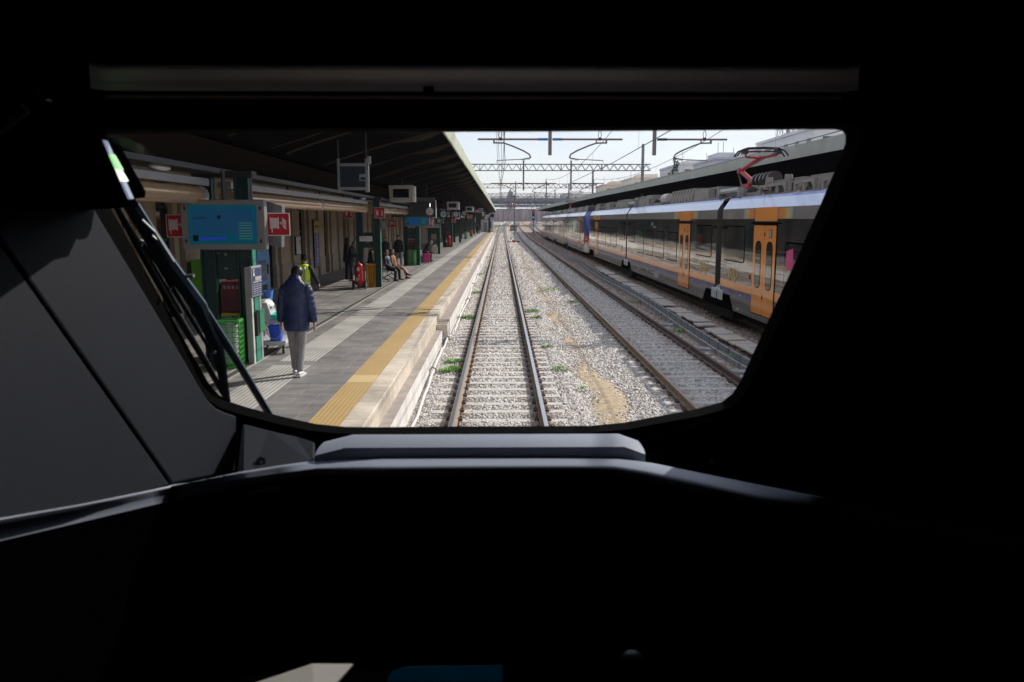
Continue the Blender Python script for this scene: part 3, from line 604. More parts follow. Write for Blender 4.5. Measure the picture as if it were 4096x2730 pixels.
# departure boards
slat=mat('board_slats',(.032,.034,.042),.4,0,.1,4)
face=mat('clock_face',(.62,.60,.55),.4,0,0); litw=mat('lit_white',(.8,.8,.8),.4,0,0,emit=(1,1,1),es=1.1)
def board(x,y,w,h,zc,label,big=True):
    t=thing('departure_board',label,'departure board',(x,y,zc)); MB().box(-w/2,w/2,-.1,.25,-h/2,h/2).build('case',slat,t,bevel=.02)
    q=MB()
    for k in range(9): q.box(-w/2+.18,w/2-.35 if k<5 else w/2-.55,-.106,-.1,-h/2+.09+k*.075,-h/2+.10+k*.075)
    q.build('slat_line',dsteel,t)
    r=h*.255; cx=w/2-.32; cz=-h*.12
    c=MB().cyl((cx,-.13,cz),(cx,-.10,cz),r,28).build('clock',face,t,smooth='auto')
    q=MB()
    ha=R(-(10.55*30))+math.pi/2; ma=R(-(33*6))+math.pi/2
    q.bar((cx,-.135,cz),(cx+r*.5*math.cos(ha),-.135,cz+r*.5*math.sin(ha)),.006,r*.12); q.bar((cx-.1*r*math.cos(ma),-.137,cz-.1*r*math.sin(ma)),(cx+r*.78*math.cos(ma),-.137,cz+r*.78*math.sin(ma)),.006,r*.085)
    for k in range(12): a=k*math.pi/6; q.bar((cx+r*.82*math.cos(a),-.135,cz+r*.82*math.sin(a)),(cx+r*.93*math.cos(a),-.135,cz+r*.93*math.sin(a)),.004,r*.05)
    q.build('clock_hand',ink,c)
    text('lettering','1',h*.32,(cx+.02,-.108,h*.29),FR,litw,t,bold=.008)
    MB().box(w/2,w/2+.035,-.12,.1,-h/2-.05,h/2+.1).build('edge_strip',white,t)
    if big: MB().box(-.05,w/2-.05,-.05,.3,h/2+.02,h/2+.26).build('top_box',mat('board_top',(.10,.10,.10),.6,0,.2,9),t,bevel=.02)
    if big:
        q=MB(); 
        for k in (0,1,2): q.box(-w/2+.75,-w/2+1.15,-.108,-.104,h/2-.11-k*.26,h/2-.10-k*.26)
        q.build('departure_line',gpaint,t)
    for sx in (-w*.3,w*.3): MB().cyl((sx,.1,h/2),(sx,.1,h/2+.9),.03,8).build('hanger',dsteel,t)
board(-4.86,45,2.42,.82,3.75,'large dark departure board with white clock and a lit number 1'); board(-3.55,128,1.9,.75,4.0,'small distant departure board with clock far down the platform',False)
# white paper strip sign by the second column
t=thing('notice_board','small white notice strip hung between the posts by the chatting men','notice',(-5.32,31.7,2.46)); MB().box(-.25,.25,-.01,.01,-.10,.10).build('sheet',winks,t); q=MB(); q.box(-.21,.10,-.013,-.01,.045,.055).box(-.22,.21,-.013,-.01,-.005,.008); q.build('print',mat('print_red',(.4,.05,.08),.6,0,0),t)
t=thing('notice_board','blank grey notice panel under the red extinguisher sign by the seated woman','notice',(-4.83,32.2,2.98)); MB().box(-.2,.2,-.012,.012,-.14,.14).build('sheet',gpaint,t); MB().box(-.17,.17,-.016,-.012,-.11,.11).build('inset',greym,t)
t=thing('notice_board','blue and white notice strip on the column with white bin doors','notice',(-5.15,62.5,2.72)); MB().box(-.55,.35,-.01,.01,-.13,.13).build('sheet',mat('pale_blue',(.35,.42,.5),.5,0,0),t); MB().box(-.5,.3,-.013,-.01,.03,.06).build('print',ink,t)
# things on the building wall
def wallposter(y,w,z0,z1,label,name,mats,cat,frame=None):
    t=thing(name,label,cat,(-8.68,y,z0)); MB().box(-.03,.02,-.03,w+.03,-.03,z1-z0+.03).build('frame',frame or dsteel,t); MB().box(.02,.026,0,w,0,z1-z0).build('sheet',mats,t); return t
t=wallposter(34.1,.75,1.75,2.48,'white notice case on the stone wall above the hi-vis worker','notice_case',winks,'notice'); MB().box(.026,.03,.55,.66,.40,.6).build('print',sred,t)
t=wallposter(37.4,1.0,1.0,2.55,'tall poster of purple lettering on the wall, below a yellow board','wall_poster',mat('poster_violet',(.10,.10,.24),.5,0,.6,2.2),'poster'); text('lettering','PARTENZE',.30,(.03,.5,.9),(R(90),R(90),R(90)),winks,t)
t=wallposter(37.4,1.0,2.6,3.15,'yellow timetable board on the wall, topping a purple poster','timetable_board',mat('poster_yellow',(.50,.38,.05),.5,0,.2,6),'timetable'); text('lettering','ORARI',.22,(.03,.5,.28),FX,ink,t)
t=thing('vending_machine','tall light blue vending machine by the stone wall behind the trolley','vending machine',(-8.42,27.45,P0)); vb=mat('vending_blue',(.13,.38,.74),.35,0,.1,3)
MB().box(-.3,.12,0,1.35,0,1.95).build('cabinet',vb,t,bevel=.03); MB().box(.12,.135,.08,.95,.55,1.25).build('window',mat('vend_dark',(.03,.08,.17),.2,0,.1,4),t); q=MB(); q.box(.12,.14,.35,.58,1.55,1.8).box(.12,.14,.65,.88,1.55,1.8); q.build('lime_panel',mat('lime',(.25,.42,.05),.4,0,0),t); MB().box(.12,.14,1.05,1.2,.75,1.1).build('coin_slot',black,t); MB().box(.12,.15,.15,.9,.15,.4).build('hatch',black,t)
t=thing('ticket_totem','slim lime green and black ticket totem against the stone wall','ticket machine',(-8.35,22.2,P0)); lime=mat('lime_green',(.16,.42,.035),.4,0,.05,4)
MB().box(-.2,.1,0,.85,.0,.2).build('base',dsteel,t); MB().box(-.2,.12,0,.28,.2,1.5).build('side_strip',lime,t); MB().box(-.2,.10,.285,.85,.2,1.1).build('console',black,t); MB().box(-.2,.14,-.02,.87,1.1,1.55).build('header',lime,t,bevel=.02); text('lettering','biglietti',.15,(.145,.42,1.38),FX,winks,t); q=MB(); 
for k in range(4): q.box(.10,.105,.36,.7,.9-k*.15,.93-k*.15)
q.build('print',gpaint,t)
# timetable post at the first column
t=thing('timetable_post','grey and green post with blue timetable panel beside the trolley','timetable',(-4.60,14.72,P0)); cream=mat('post_cream',(.55,.53,.47),.6,0,.1,6)
MB().box(-.10,.0,-.03,.09,0,1.78).build('post',gpaint,t,bevel=.004); MB().box(.0,.012,-.03,.05,0,1.30).build('edge',cream,t); MB().box(-.08,.0,.49,.60,0,1.30).build('post',gpaint,t,bevel=.004)
MB().box(-.02,.035,-.04,.57,1.24,1.80).build('panel_frame',gpaint,t,bevel=.006); MB().box(.035,.04,-.01,.54,1.27,1.76).build('panel',mat('timetable_blue',(.03,.045,.12),.5,0,.15,6),t)
q=MB(); q.box(.04,.044,.04,.12,1.62,1.74); q.box(.04,.044,.14,.50,1.53,1.545).box(.04,.044,.02,.52,1.50,1.515)
for k in range(5):
    zz=1.46-k*.038
    for c in range(3): q.box(.04,.044,.03+c*.17,.03+c*.17+random.uniform(.07,.14),zz-.008,zz)
for c in range(6): q.box(.04,.044,.16+c*.06,.195+c*.06,1.55,1.60)
q.build('print',winks,t)
text('lettering','FS',.085,(.046,.10,1.69),FX,ink,t)
MB().box(-.05,-.01,.09,.49,0,1.25).build('infill_panel',lgreen,t); MB().box(-.01,.08,.20,.50,.55,.98).build('validator_box',mat('validator_green',(.02,.20,.10),.4,0,.1,5),t,bevel=.012); MB().box(-.008,.06,.10,.195,.5,.95).build('slot',black,t)
# waste baskets
bag=mat('plastic_bag',(.45,.47,.46),.25,0,.2,6)
def basket(x,y,w,d,h,m,label,rz=0,fill=True):
    bagm=bag if m is gcr else mat('amber_liner',(.40,.22,.015),.4,0,.15,8)
    t=thing('waste_basket',label,'waste basket',(x,y,P0),rz,'slatted plastic waste baskets')
    q=MB(); nx=max(3,int(w/.085)); nz=max(4,int(h/.085)); b=.008
    tp=lambda u:1+.06*u
    for k in range(nz+1):
        zz=h*k/nz; ww=w/2*tp(k/nz); dd=d/2*tp(k/nz); hb=.007
        q.box(-ww,ww,-dd-b,-dd+b,zz-hb,zz+hb).box(-ww,ww,dd-b,dd+b,zz-hb,zz+hb).box(-ww-b,-ww+b,-dd,dd,zz-hb,zz+hb).box(ww-b,ww+b,-dd,dd,zz-hb,zz+hb)
    for i in range(nx+1):
        u=-w/2+w*i/nx; v=-d/2+d*i/nx
        for s in (-1,1): q.bar((u,s*d/2,0),(u*1.06,s*d/2*1.06,h),.016,.014); q.bar((s*w/2,v,0),(s*w/2*1.06,v*1.06,h),.014,.016)
    q.box(-w/2,w/2,-d/2,d/2,0,.03); q.build('cage',m,t)
    ww=w/2*1.08; dd=d/2*1.08
    MB().box(-ww,ww,-dd,-dd+.05,h-.02,h+.03).box(-ww,ww,dd-.05,dd,h-.02,h+.03).box(-ww,-ww+.05,-dd+.05,dd-.05,h-.02,h+.03).box(ww-.05,ww,-dd+.05,dd-.05,h-.02,h+.03).build('rim',m,t,bevel=.008)
    if fill:
        rr=[]
        for k in range(9):
            u=k/8; rr.append([((w/2-.03)*(.78+.2*u+.12*mnoise.noise((k*.9,j*1.1,x)))*math.copysign(abs(math.cos(a))**.5,math.cos(a)),(d/2-.03)*(.78+.2*u+.12*mnoise.noise((k*.9,j*1.1,x+3)))*math.copysign(abs(math.sin(a))**.5,math.sin(a)),.05+(h-.08)*u) for j,a in enumerate([6.283*i/16 for i in range(16)])])
        MB().loft(rr).build('bin_bag',bagm,t,smooth=True)
    return t
gcr=mat('lime_plastic',(.055,.34,.05),.35,0,.08,5); ycr=mat('amber_plastic',(.55,.30,.01),.35,0,.08,5)
basket(-4.93,14.42,.40,.40,.84,gcr,'bright green slatted basket with clear bag, under the big blue monitor',.1)
basket(-5.20,32.0,.34,.34,.88,ycr,'amber yellow slatted basket between green posts beside the red extinguisher')
basket(-5.36,47.0,.22,.3,.86,gcr,'green slatted basket between posts by the pink suitcase, building side of a pair'); basket(-5.10,47.0,.22,.3,.86,gcr,'green slatted basket between posts by the pink suitcase, track side of a pair')
basket(-4.98,111.5,.40,.34,1.0,gcr,'distant green slatted basket at the column beyond the open gapped one'); basket(-4.75,128,.34,.34,1.0,ycr,'distant yellow bin far down the platform')
# bins between the posts
def bin_(x,y,label,m1,m2=None,m3=None):
    t=thing('recycling_bin',label,'bin',(x,y,P0)); MB().box(-.19,.19,-.16,.16,.0,.5).build('body',gpaint if m3 is None else m3,t,bevel=.01); MB().box(-.19,.19,-.17,.17,.92,1.5).build('hood',m1,t,bevel=.015); MB().box(-.03,.03,-.14,.14,.5,.92).build('stem',dgreen,t)
    if m2: MB().prism([(-.19,-.24,.86),(.15,-.24,.86),(.19,-.24,.885),(.15,-.24,.91),(-.19,-.24,.91)],(0,.36,0)).build('lid',m2,t)
    q=MB()
    for k in range(4): q.box(-.15+.08*k,-.11+.08*k,-.176,-.17,1.36,1.42)
    q.build('symbol',gpaint,t); MB().box(-.17,.17,-.174,-.17,1.02,1.2).build('front_panel',mat('maroon',(.11,.008,.02),.5,0,.1,4),t)
mar=mat('maroon_hood',(.14,.010,.022),.45,0,.1,5)
bin_(-5.08,15.25,'maroon recycling bin with yellow lid between posts behind the green basket',mar,mat('lid_yellow',(.58,.40,.01),.4,0,.05,4)); bin_(-5.26,47.5,'maroon recycling bin between posts above the two green baskets',mar)
bin_(-5.26,79.1,'maroon recycling bin above the second wheeled extinguisher',mar); bin_(-4.98,112.4,'bright red recycling bin above a distant green basket',red)
t=thing('bin_cabinet','white two door bin cabinet at the foot of a green column','bin',(-5.2,62.8,P0)); 
for s in (-1,1): MB().box(min(s*.01,s*.23),max(s*.01,s*.23),-.2,-.04,.02,.62).build('door',cream,t,bevel=.01)
t=thing('cable_coil','black coil of cable hung on the column above white bin doors','cable',(-5.3,62.6,P0+.95)); q=MB()
for k in range(4): q.tube([((.17+.012*k)*math.cos(a),-.05-.012*k,.17*math.sin(a)*1.15) for a in [6.283*i/18 for i in range(19)]],.014,5)
q.build('coil',rubber,t,smooth=True); MB().bar((0,.0,.1),(0,-.12,.1),.02).build('hook',steel,t)
# wheeled extinguishers
def wext(x,y,label,s=1):
    t=thing('wheeled_extinguisher',label,'fire extinguisher',(x,y,P0),0,'red wheeled fire extinguishers')
    prof=[(.03,.10),(.11,.13),(.165,.20),(.17,.30),(.17,.80),(.155,.90),(.10,.97),(.04,1.0)]
    q=MB(); q.loft([[(r*s*math.cos(a),r*s*math.sin(a),h*s) for a in [6.283*i/20 for i in range(20)]] for r,h in prof]); q.build('cylinder',red,t,smooth='auto')
    q=MB()
    for zz in (.31,.55): q.cyl((0,0,zz*s),(0,0,(zz+.012)*s),.173*s,20)
    q.build('band',mat('dark_red',(.25,.006,.01),.4,0,0),t)
    MB().cyl((0,0,1.0*s),(0,0,1.10*s),.022,8).build('valve',chrome,t); q=MB().box(-.07,.07,-.02,.02,1.08*s,1.11*s); q.build('lever',black,t)
    q=MB(); q.tube([(.03,0,1.07),(.12,-.03,1.1),(.2,-.02,1.0),(.2,.0,.8),(.2,.02,.5),(.19,.0,.35)],.017,6); q.build('hose',rubber,t,smooth=True)
    for sx in (-1,1):
        w=MB().cyl((sx*.20,.02,.16),(sx*.26,.02,.16),.16,18).build('wheel',rubber,t,smooth='auto'); MB().cyl((sx*.195,.02,.16),(sx*.265,.02,.16),.06,10).build('hub',steel,w)
    q=MB()
    for sx in (-1,1): q.tube([(sx*.14,.12,.16),(sx*.15,.18,.9),(sx*.13,.20,1.12)],.013,6)
    q.tube([(-.13,.20,1.12),(.13,.20,1.12)],.013,6); q.build('frame',dsteel,t)
    q=MB(); q.box(-.045,.045,-.178,-.172,.70,.84).box(-.0,.05,-.179,-.174,.50,.56); 
    for k in range(6): q.box(-.09,-.09+random.uniform(.08,.16),-.178,-.173,.44-k*.025,.452-k*.025)
    q.build('label_sticker',winks,t); MB().bar((0,-.02,.0),(0,-.02,.12),.02).build('foot',dsteel,t)
wext(-5.50,31.0,'red wheeled extinguisher with white labels beside the amber basket',1.0); wext(-5.1,78.2,'red wheeled extinguisher far off, framed by dark green posts',1.12)
# cleaning trolley
t=thing('cleaning_trolley','grey cleaning trolley with white bag, turquoise tray and castors beside the walking man','trolley',(-4.62,16.0,P0),R(6))
lgrey=mat('trolley_grey',(.50,.51,.52),.5,0,.05,5); turq=mat('turquoise_tray',(.02,.48,.40),.4,0,.05,5)
MB().box(-.28,.30,-.22,.75,.17,.26).build('deck',lgrey,t,bevel=.02)
for sx,sy in ((-.22,-.16),(.24,-.16),(-.22,.68),(.24,.68)):
    w=MB().cyl((sx-.02,sy,.075),(sx+.02,sy,.075),.075,16).build('castor',rubber,t,smooth='auto'); MB().cyl((sx-.024,sy,.075),(sx+.024,sy,.075),.035,10).build('hub',gpaint,w); MB().box(sx-.03,sx+.03,sy-.02,sy+.02,.1,.17).build('fork',steel,w)
for sx in (-.24,.05): MB().cyl((sx,.5,.26),(sx,.5,.95),.014,8).build('upright',steel,t)
MB().prism([(-.28,-.14,.58),(.02,-.14,.58),(.27,-.14,.65),(.27,-.14,.69),(.04,-.14,.70),(-.05,-.14,1.02),(-.28,-.14,1.02)],(0,.6,0)).build('tub',lgrey,t,bevel=.02)
MB().box(.0,.25,-.15,-.145,.665,.69).prism([(.04,-.15,.70),(.24,-.15,.70),(.2,-.15,.76),(.02,-.15,.78)],(0,.58,0)).build('tray',turq,t)
q=MB(); rr=[]
for k in range(7):
    u=k/6; rr.append([((.17*(1-.55*u**2)+.05*mnoise.noise((k*.8,j*.9,2)))*math.cos(a)-.13,(.27*(1-.5*u**2)+.05*mnoise.noise((k*.8,j*.9,5)))*math.sin(a)+.14,0.92+.14*u+.04*mnoise.noise((j*.8,k,8))) for j,a in enumerate([6.283*i/18 for i in range(18)])])
q.loft(rr); q.build('white_bag',mat('white_bag',(.72,.72,.72),.5,0,.08,9,.4,25),t,smooth=True)
def bucket(x,y,z0,s,label,m):
    t=thing('bucket',label,'bucket',(x,y,z0)); q=MB()
    def ring(w,d,h,k=20): return [(w*math.copysign(abs(math.cos(a))**.35,math.cos(a)),d*math.copysign(abs(math.sin(a))**.35,math.sin(a)),h) for a in [6.283*i/k for i in range(k)]]
    q.loft([ring(.105*s,.10*s,0),ring(.135*s,.13*s,.27*s),ring(.15*s,.145*s,.275*s),ring(.15*s,.145*s,.30*s),ring(.135*s,.13*s,.30*s),ring(.11*s,.105*s,.04*s)],0,True); q.build('tub',m,t,smooth='auto')
    q=MB(); q.tube([(.145*s*math.cos(a),-.155*s,.24*s+.19*s*math.sin(a)) for a in [math.pi+math.pi*i/14 for i in range(15)]],.008*s,6); q.build('handle',gpaint,t,smooth=True)
bkb=mat('bucket_blue',(.01,.085,.62),.35,0,.05,5)
bucket(-4.50,15.88,P0+.265,1.0,'blue plastic bucket on the trolley deck below the turquoise tray',bkb); bucket(-4.76,16.35,P0+1.03,.62,'small blue bucket behind the white bag on top of the trolley',mat('bucket_sky',(.05,.22,.70),.4,0,.05,5))
# suitcases
def case(x,y,label,m,w,h,d,rz=0):
    t=thing('suitcase',label,'suitcase',(x,y,P0),rz); MB().box(-w/2,w/2,-d/2,d/2,.05,h).build('shell',m,t,bevel=.035)
    q=MB()
    for k in range(4): q.box(-w*.36+k*w*.2,-w*.30+k*w*.2,-d/2-.006,-d/2,.1,h-.06)
    q.build('ridge',m,t); MB().tube([(-w*.25,d*.3,h),(-w*.25,d*.3,h+.16),(w*.25,d*.3,h+.16),(w*.25,d*.3,h)],.012,6).build('handle',dsteel,t)
    for sx in (-1,1):
        for sy in (-1,1): MB().cyl((sx*w*.36-.015,sy*d*.3,.03),(sx*w*.36+.015,sy*d*.3,.03),.03,10).build('wheel',rubber,t)
pink=mat('pink_shell',(.62,.03,.20),.35,0,.05,5); navy=mat('navy_shell',(.015,.02,.04),.35,0,.1,5)
case(-4.66,49.8,'bright pink hard suitcase standing by a green column',pink,.42,.62,.62,.15); case(-6.02,44.3,'dark navy suitcase between the two standing travellers',navy,.5,.72,.3,0)
t=thing('bag','black bag lying on top of the pink suitcase','bag',(-4.68,49.7,P0+.63)); q=MB(); q.ell((0,0,.05),(.22,.16,.07),12,6); q.build('body',black,t,smooth=True); q=MB().tube([(-.1,-.1,.08),(-.05,-.14,.17),(.08,-.14,.17),(.12,-.1,.08)],.012,5); q.build('handle',black,t)
# bench
t=thing('bench','black wire platform bench under the two seated travellers','bench',(-4.95,35.6,P0))
q=MB()
for k in range(7): q.bar((-.42+.07*k,-1.0,.43-.012*abs(k-3)),(-.42+.07*k,2.1,.43-.012*abs(k-3)),.02)
q.build('seat',dsteel,t); q=MB()
for k in range(5): q.bar((-.46-.02*k,-1.0,.52+.08*k),(-.46-.02*k,2.1,.52+.08*k),.02)
q.build('backrest',dsteel,t)
for yy in (-.8,.55,1.9):
    q=MB(); q.tube([(-.5,yy,0),(-.2,yy,.18),(-.2,yy,.42),(-.45,yy,.45),(-.55,yy,.85)],.02,6); q.tube([(-.2,yy,.18),(.1,yy,0)],.02,6); q.build('leg',dsteel,t)
# far end kiosk things
t=thing('service_cabin','white service cabin with a blue figure at the platform end','cabin',(-2.9,176,P0)); MB().box(-1.6,1.2,0,4,0,2.6).build('wall',white,t,bevel=.02); MB().box(-1.8,1.4,-.1,4.1,2.6,2.75).build('roof',gpaint,t); q=MB(); q.box(.35,.75,-.02,0,.8,1.9); q.cyl((.55,-.03,2.1),(.55,0,2.1),.2,12); q.build('blue_figure',mat('cabin_blue',(.02,.12,.45),.4,0,0),t); MB().box(-1.0,-.2,-.02,0,.05,2.1).build('door',gpaint,t)
t=thing('platform_end_sign','red round-edged sign on a dark post by the white service cabin','sign',(-4.9,165,P0)); MB().cyl((0,0,0),(0,0,4.2),.07,8).build('post',dsteel,t); MB().box(-.75,.75,-.08,.08,3.4,4.6).build('panel',red,t,bevel=.2)
t=thing('signal_box_post','dark post with round black back of a signal at the platform end','signal',(-2.55,168,P0)); MB().box(-.22,.22,-.15,.15,0,3.2).build('post',dsteel,t); MB().cyl((.6,-.1,3.5),(.6,.1,3.5),.45,16).build('backboard',black,t); MB().bar((0,0,3.2),(.6,0,3.4),.1).build('arm',dsteel,t)
# ---------------------------------------------------------------- people
skin=mat('skin',(.40,.235,.165),.5,0,.08,20); skin2=mat('skin_tanned',(.50,.27,.15),.5,0,.08,20)
def rings(path,n=14):
    """path: (centre, rx, ry) with rings across the path direction"""
    out=[]; C=[Vector(p[0]) for p in path]; pu=None
    for i,(c,rx,ry) in enumerate(path):
        d=(C[min(i+1,len(C)-1)]-C[max(i-1,0)]).normalized(); x=Vector((1,0,0)); x=(x-d*x.dot(d))
        if x.length<.2: x=Vector((0,1,0)); x=x-d*x.dot(d)
        x.normalize(); y=d.cross(x)
        out.append([Vector(c)+x*rx*math.cos(t)+y*ry*math.sin(t) for t in [6.2832*j/n for j in range(n)]])
    return out
def limb(a,b,ra,rb,steps=6,bulge=0,amp=0,per=0):
    a=Vector(a); b=Vector(b); o=[]
    for i in range(steps+1):
        u=i/steps; r=ra+(rb-ra)*u+bulge*math.sin(math.pi*u)*ra
        if amp: r*=1+amp*(abs(math.sin(math.pi*u*(b-a).length/per))-.5)
        o.append((a.lerp(b,u),r,r))
    return o
def person(label,x,y,z,rz,H=1.75,lean=0,legs=((0,0),(0,0)),arms=((5,8,10),(5,8,10)),sit=False,top=None,bottom=None,shoe=None,hair=None,coat=.08,hairlen=0,sk=None,puff=0,headpitch=0,headyaw=0,bare=False,vox=.016,vest=None,hood=False,glasses=False,bag=None,legspread=(3,3),beltmat=None,fat=1.0,group=None):
    sk=sk or skin
    t=thing('person',label,'person',(x,y,z),rz,group)
    dv=lambda a,ab=0:Vector((math.sin(R(ab)),math.sin(R(a))*math.cos(R(ab)),-math.cos(R(a))*math.cos(R(ab))))
    J={}
    hip=Vector((0,0,.52*H))
    for k,s in ((0,-1),(1,1)):
        h=hip+Vector((s*.055*H,0,0)); kn=h+dv(legs[k][0],s*legspread[k])*.245*H; an=kn+dv(legs[k][0]-legs[k][1],s*legspread[k]*.5)*.235*H
        J[k]=[h,kn,an]
    zmin=min(J[0][2].z,J[1][2].z)-.042*H
    sh=Vector((0,0,-zmin))
    hip=hip+sh
    for k in (0,1): J[k]=[p+sh for p in J[k]]
    up=Vector((0,math.sin(R(lean)),math.cos(R(lean)))); fw=Vector((0,math.cos(R(lean)),-math.sin(R(lean))))
    waist=hip+up*.10*H; chest=hip+up*.21*H; shd=hip+up*.295*H; neck=hip+up*.335*H
    hp=R(lean+headpitch); hu=Vector((0,math.sin(hp),math.cos(hp))); hf0=Vector((0,math.cos(hp),-math.sin(hp)))
    hx=Vector((1,0,0)); cy,sy=math.cos(R(headyaw)),math.sin(R(headyaw)); hf=hf0*cy+hx*sy; hx=hx*cy-hf0*sy
    hc=neck+hu*.085*H+hf0*.012*H
    A={}
    for k,s in ((0,-1),(1,1)):
        S_=shd-up*.022*H+Vector((s*.102*H*fat,0,0)); sw,ab,el=arms[k]
        e=S_+dv(sw+0,s*ab)*.165*H; w=e+dv(sw+el,s*ab*.4-(s*14 if el>50 else 0))*.145*H; A[k]=[S_,e,w,dv(sw+el+8,s*ab*.2-(s*20 if el>50 else 0))]
    # --- body: one continuous surface
    q=MB()
    q.loft(rings([(hip-up*.05*H,.075*H,.06*H),(hip,.092*H,.068*H),(waist,.078*H,.056*H),(chest,.092*H,.062*H),(shd-up*.02*H,.100*H,.055*H),(shd+up*.015*H,.06*H,.04*H),(neck,.033*H,.034*H),(neck+hu*.03*H,.031*H,.034*H)]))
    hd=[(-.066,.018,.026,.020),(-.055,.030,.040,.012),(-.03,.040,.050,.004),(0,.045,.056,0),(.025,.045,.057,-.002),(.048,.036,.047,-.004),(.060,.018,.025,-.004)]
    q.loft([[hc+hu*a*H+hf*o*H+hx*rx*H*math.cos(tt)+hf*ry*H*math.sin(tt) for tt in [6.2832*j/14 for j in range(14)]] for a,rx,ry,o in hd])
    q.ell(hc+hf*.058*H-hu*.010*H,(.009*H,.012*H,.014*H),8,5)
    for s in (-1,1): q.ell(hc+hx*s*.046*H-hu*.004*H,(.006*H,.012*H,.018*H),8,5)
    for k in (0,1):
        a,b,c,d=A[k]; q.ell(a,(.032*H,.032*H,.032*H),10,6); q.loft(rings(limb(a,b,.030*H,.024*H))); q.loft(rings(limb(b,c,.025*H,.016*H,6,.08)))
        h_,kn,an=J[k]; q.loft(rings(limb(h_,kn,.050*H,.034*H,6,.06))); q.loft(rings(limb(kn,an,.034*H,.022*H,8,.22)))
        q.loft(rings([(an+Vector((0,-.03*H,-.02*H)),.02*H,.02*H),(an+Vector((0,.03*H,-.022*H)),.024*H,.018*H),(an+Vector((0,.09*H,-.03*H)),.024*H,.01*H)]))
    bo=q.build('body',sk,t,smooth=True); rm=bo.modifiers.new('r','REMESH'); rm.mode='VOXEL'; rm.voxel_size=vox*.8; rm.use_smooth_shade=True
    # hands joined to the body surface as finger chains of their own
    q=MB()
    for k,s in ((0,-1),(1,1)):
        c=A[k][2]; d=A[k][3].normalized(); sd=Vector((0,1,0)); sd=(sd-d*sd.dot(d)).normalized(); nn=d.cross(sd)
        q.loft([[c+d*u*H+sd*rx*H*math.cos(tt)+nn*ry*H*math.sin(tt) for tt in [6.2832*j/10 for j in range(10)]] for u,rx,ry in ((-.02,.013,.011),(.01,.019,.012),(.035,.023,.012),(.052,.022,.010))])
        for f,(o,ln) in enumerate(((-.017,.036),(-.006,.043),(.006,.046),(.017,.040))):
            b0=c+d*.048*H+sd*o*H; cu=nn*(-s)*.006*H; q.tube([b0,b0+d*ln*.5*H+cu*.6,b0+d*ln*.85*H+cu*2.0,b0+d*ln*.95*H+cu*3.4],[.0056*H,.0053*H,.0048*H,.0038*H],7)
        b0=c+d*.012*H+sd*.017*H; q.tube([b0,b0+d*.018*H+sd*.013*H,b0+d*.04*H+sd*.014*H],[.0068*H,.006*H,.0045*H],7)
    q.build('hand',sk,bo,smooth=True)
    q=MB()
    for s in (-1,1): q.ell(hc+hf*.0535*H+hx*s*.017*H+hu*.006*H,(.0055*H,.003*H,.0035*H),8,5)
    q.build('eye',ink,bo); MB().bar(hc+hf*.0545*H-hx*.012*H-hu*.034*H,hc+hf*.0545*H+hx*.012*H-hu*.034*H,.004*H,.003*H).build('mouth',mat('lip',(.25,.09,.08),.5,0,0),bo)
    if glasses:
        q=MB()
        for s in (-1,1): q.ell(hc+hf*.060*H+hx*s*.019*H+hu*.006*H,(.016*H,.004*H,.012*H),10,6)
        q.bar(hc+hf*.06*H-hx*.044*H+hu*.008*H,hc+hf*.06*H+hx*.044*H+hu*.008*H,.004*H,.004*H); q.build('sunglasses',black,t)
    if hair:
        q=MB(); hr=[(-.034,.044,.034,-.024),(-.02,.050,.042,-.018),(.0,.054,.052,-.014),(.025,.055,.060,-.008),(.050,.046,.055,-.008),(.066,.028,.034,-.008),(.072,.008,.01,-.008)]
        if hairlen: hr=[(-hairlen*1.0,.05,.028,-.032),(-hairlen*.6,.058,.036,-.026),(-.04,.054,.042,-.022)]+hr
        q.loft([[hc+hu*(a*H)+hf*o*H+hx*rx*H*math.cos(tt)*(1+.06*mnoise.noise((j*.9,a*60,x)))+hf*ry*H*math.sin(tt)*(1+.06*mnoise.noise((j*.9,a*60,y))) for j,tt in enumerate([6.2832*j/16 for j in range(16)])] for a,rx,ry,o in hr])
        if not hairlen:
            for k in range(70):
                a=random.uniform(0,6.28); b_=random.uniform(.1,1.25); p=hc+hu*.022*H+hf*(-.008*H)+(hx*math.cos(a)*math.cos(b_)*.05+hf*math.sin(a)*math.cos(b_)*.056+hu*math.sin(b_)*.047)*H
                if (p-hc).dot(hf)>.04*H and (p-hc).dot(hu)<.03*H: continue
                dd=((p-hc).normalized()+Vector((random.uniform(-.8,.8),random.uniform(-.8,.8),random.uniform(-.4,.4)))).normalized(); tg=dd.cross(Vector((random.uniform(-1,1),random.uniform(-1,1),.3))).normalized(); q.tube([p-tg*.012*H-dd*.003*H,p+dd*.003*H,p+tg*.012*H-dd*.002*H],[.003*H,.006*H,.003*H],6)
        q.build('hair',hair,t,smooth=True)
    # --- clothing
    if bottom:
        q=MB()
        q.loft(rings([(hip-up*.07*H,.07*H,.06*H),(hip-up*.02*H,.096*H,.074*H),(hip+up*.05*H,.09*H,.066*H),(hip+up*.09*H,.084*H,.06*H)]))
        for k in (0,1):
            h_,kn,an=J[k]; e=an+Vector((0,0,.008*H))
            q.loft(rings(limb(h_,kn,.058*H,.041*H,6))); q.loft(rings([(kn.lerp(e,u),(.041-.009*u)*H*(1+.05*math.sin(u*17+k)*u),(.042-.006*u)*H*(1+.06*math.sin(u*15+k*2)*u)) for u in [i/12 for i in range(13)]]))
        o=q.build('trousers',bottom,t,smooth=True); r_=o.modifiers.new('r','REMESH'); r_.mode='VOXEL'; r_.voxel_size=vox*.8; r_.use_smooth_shade=True
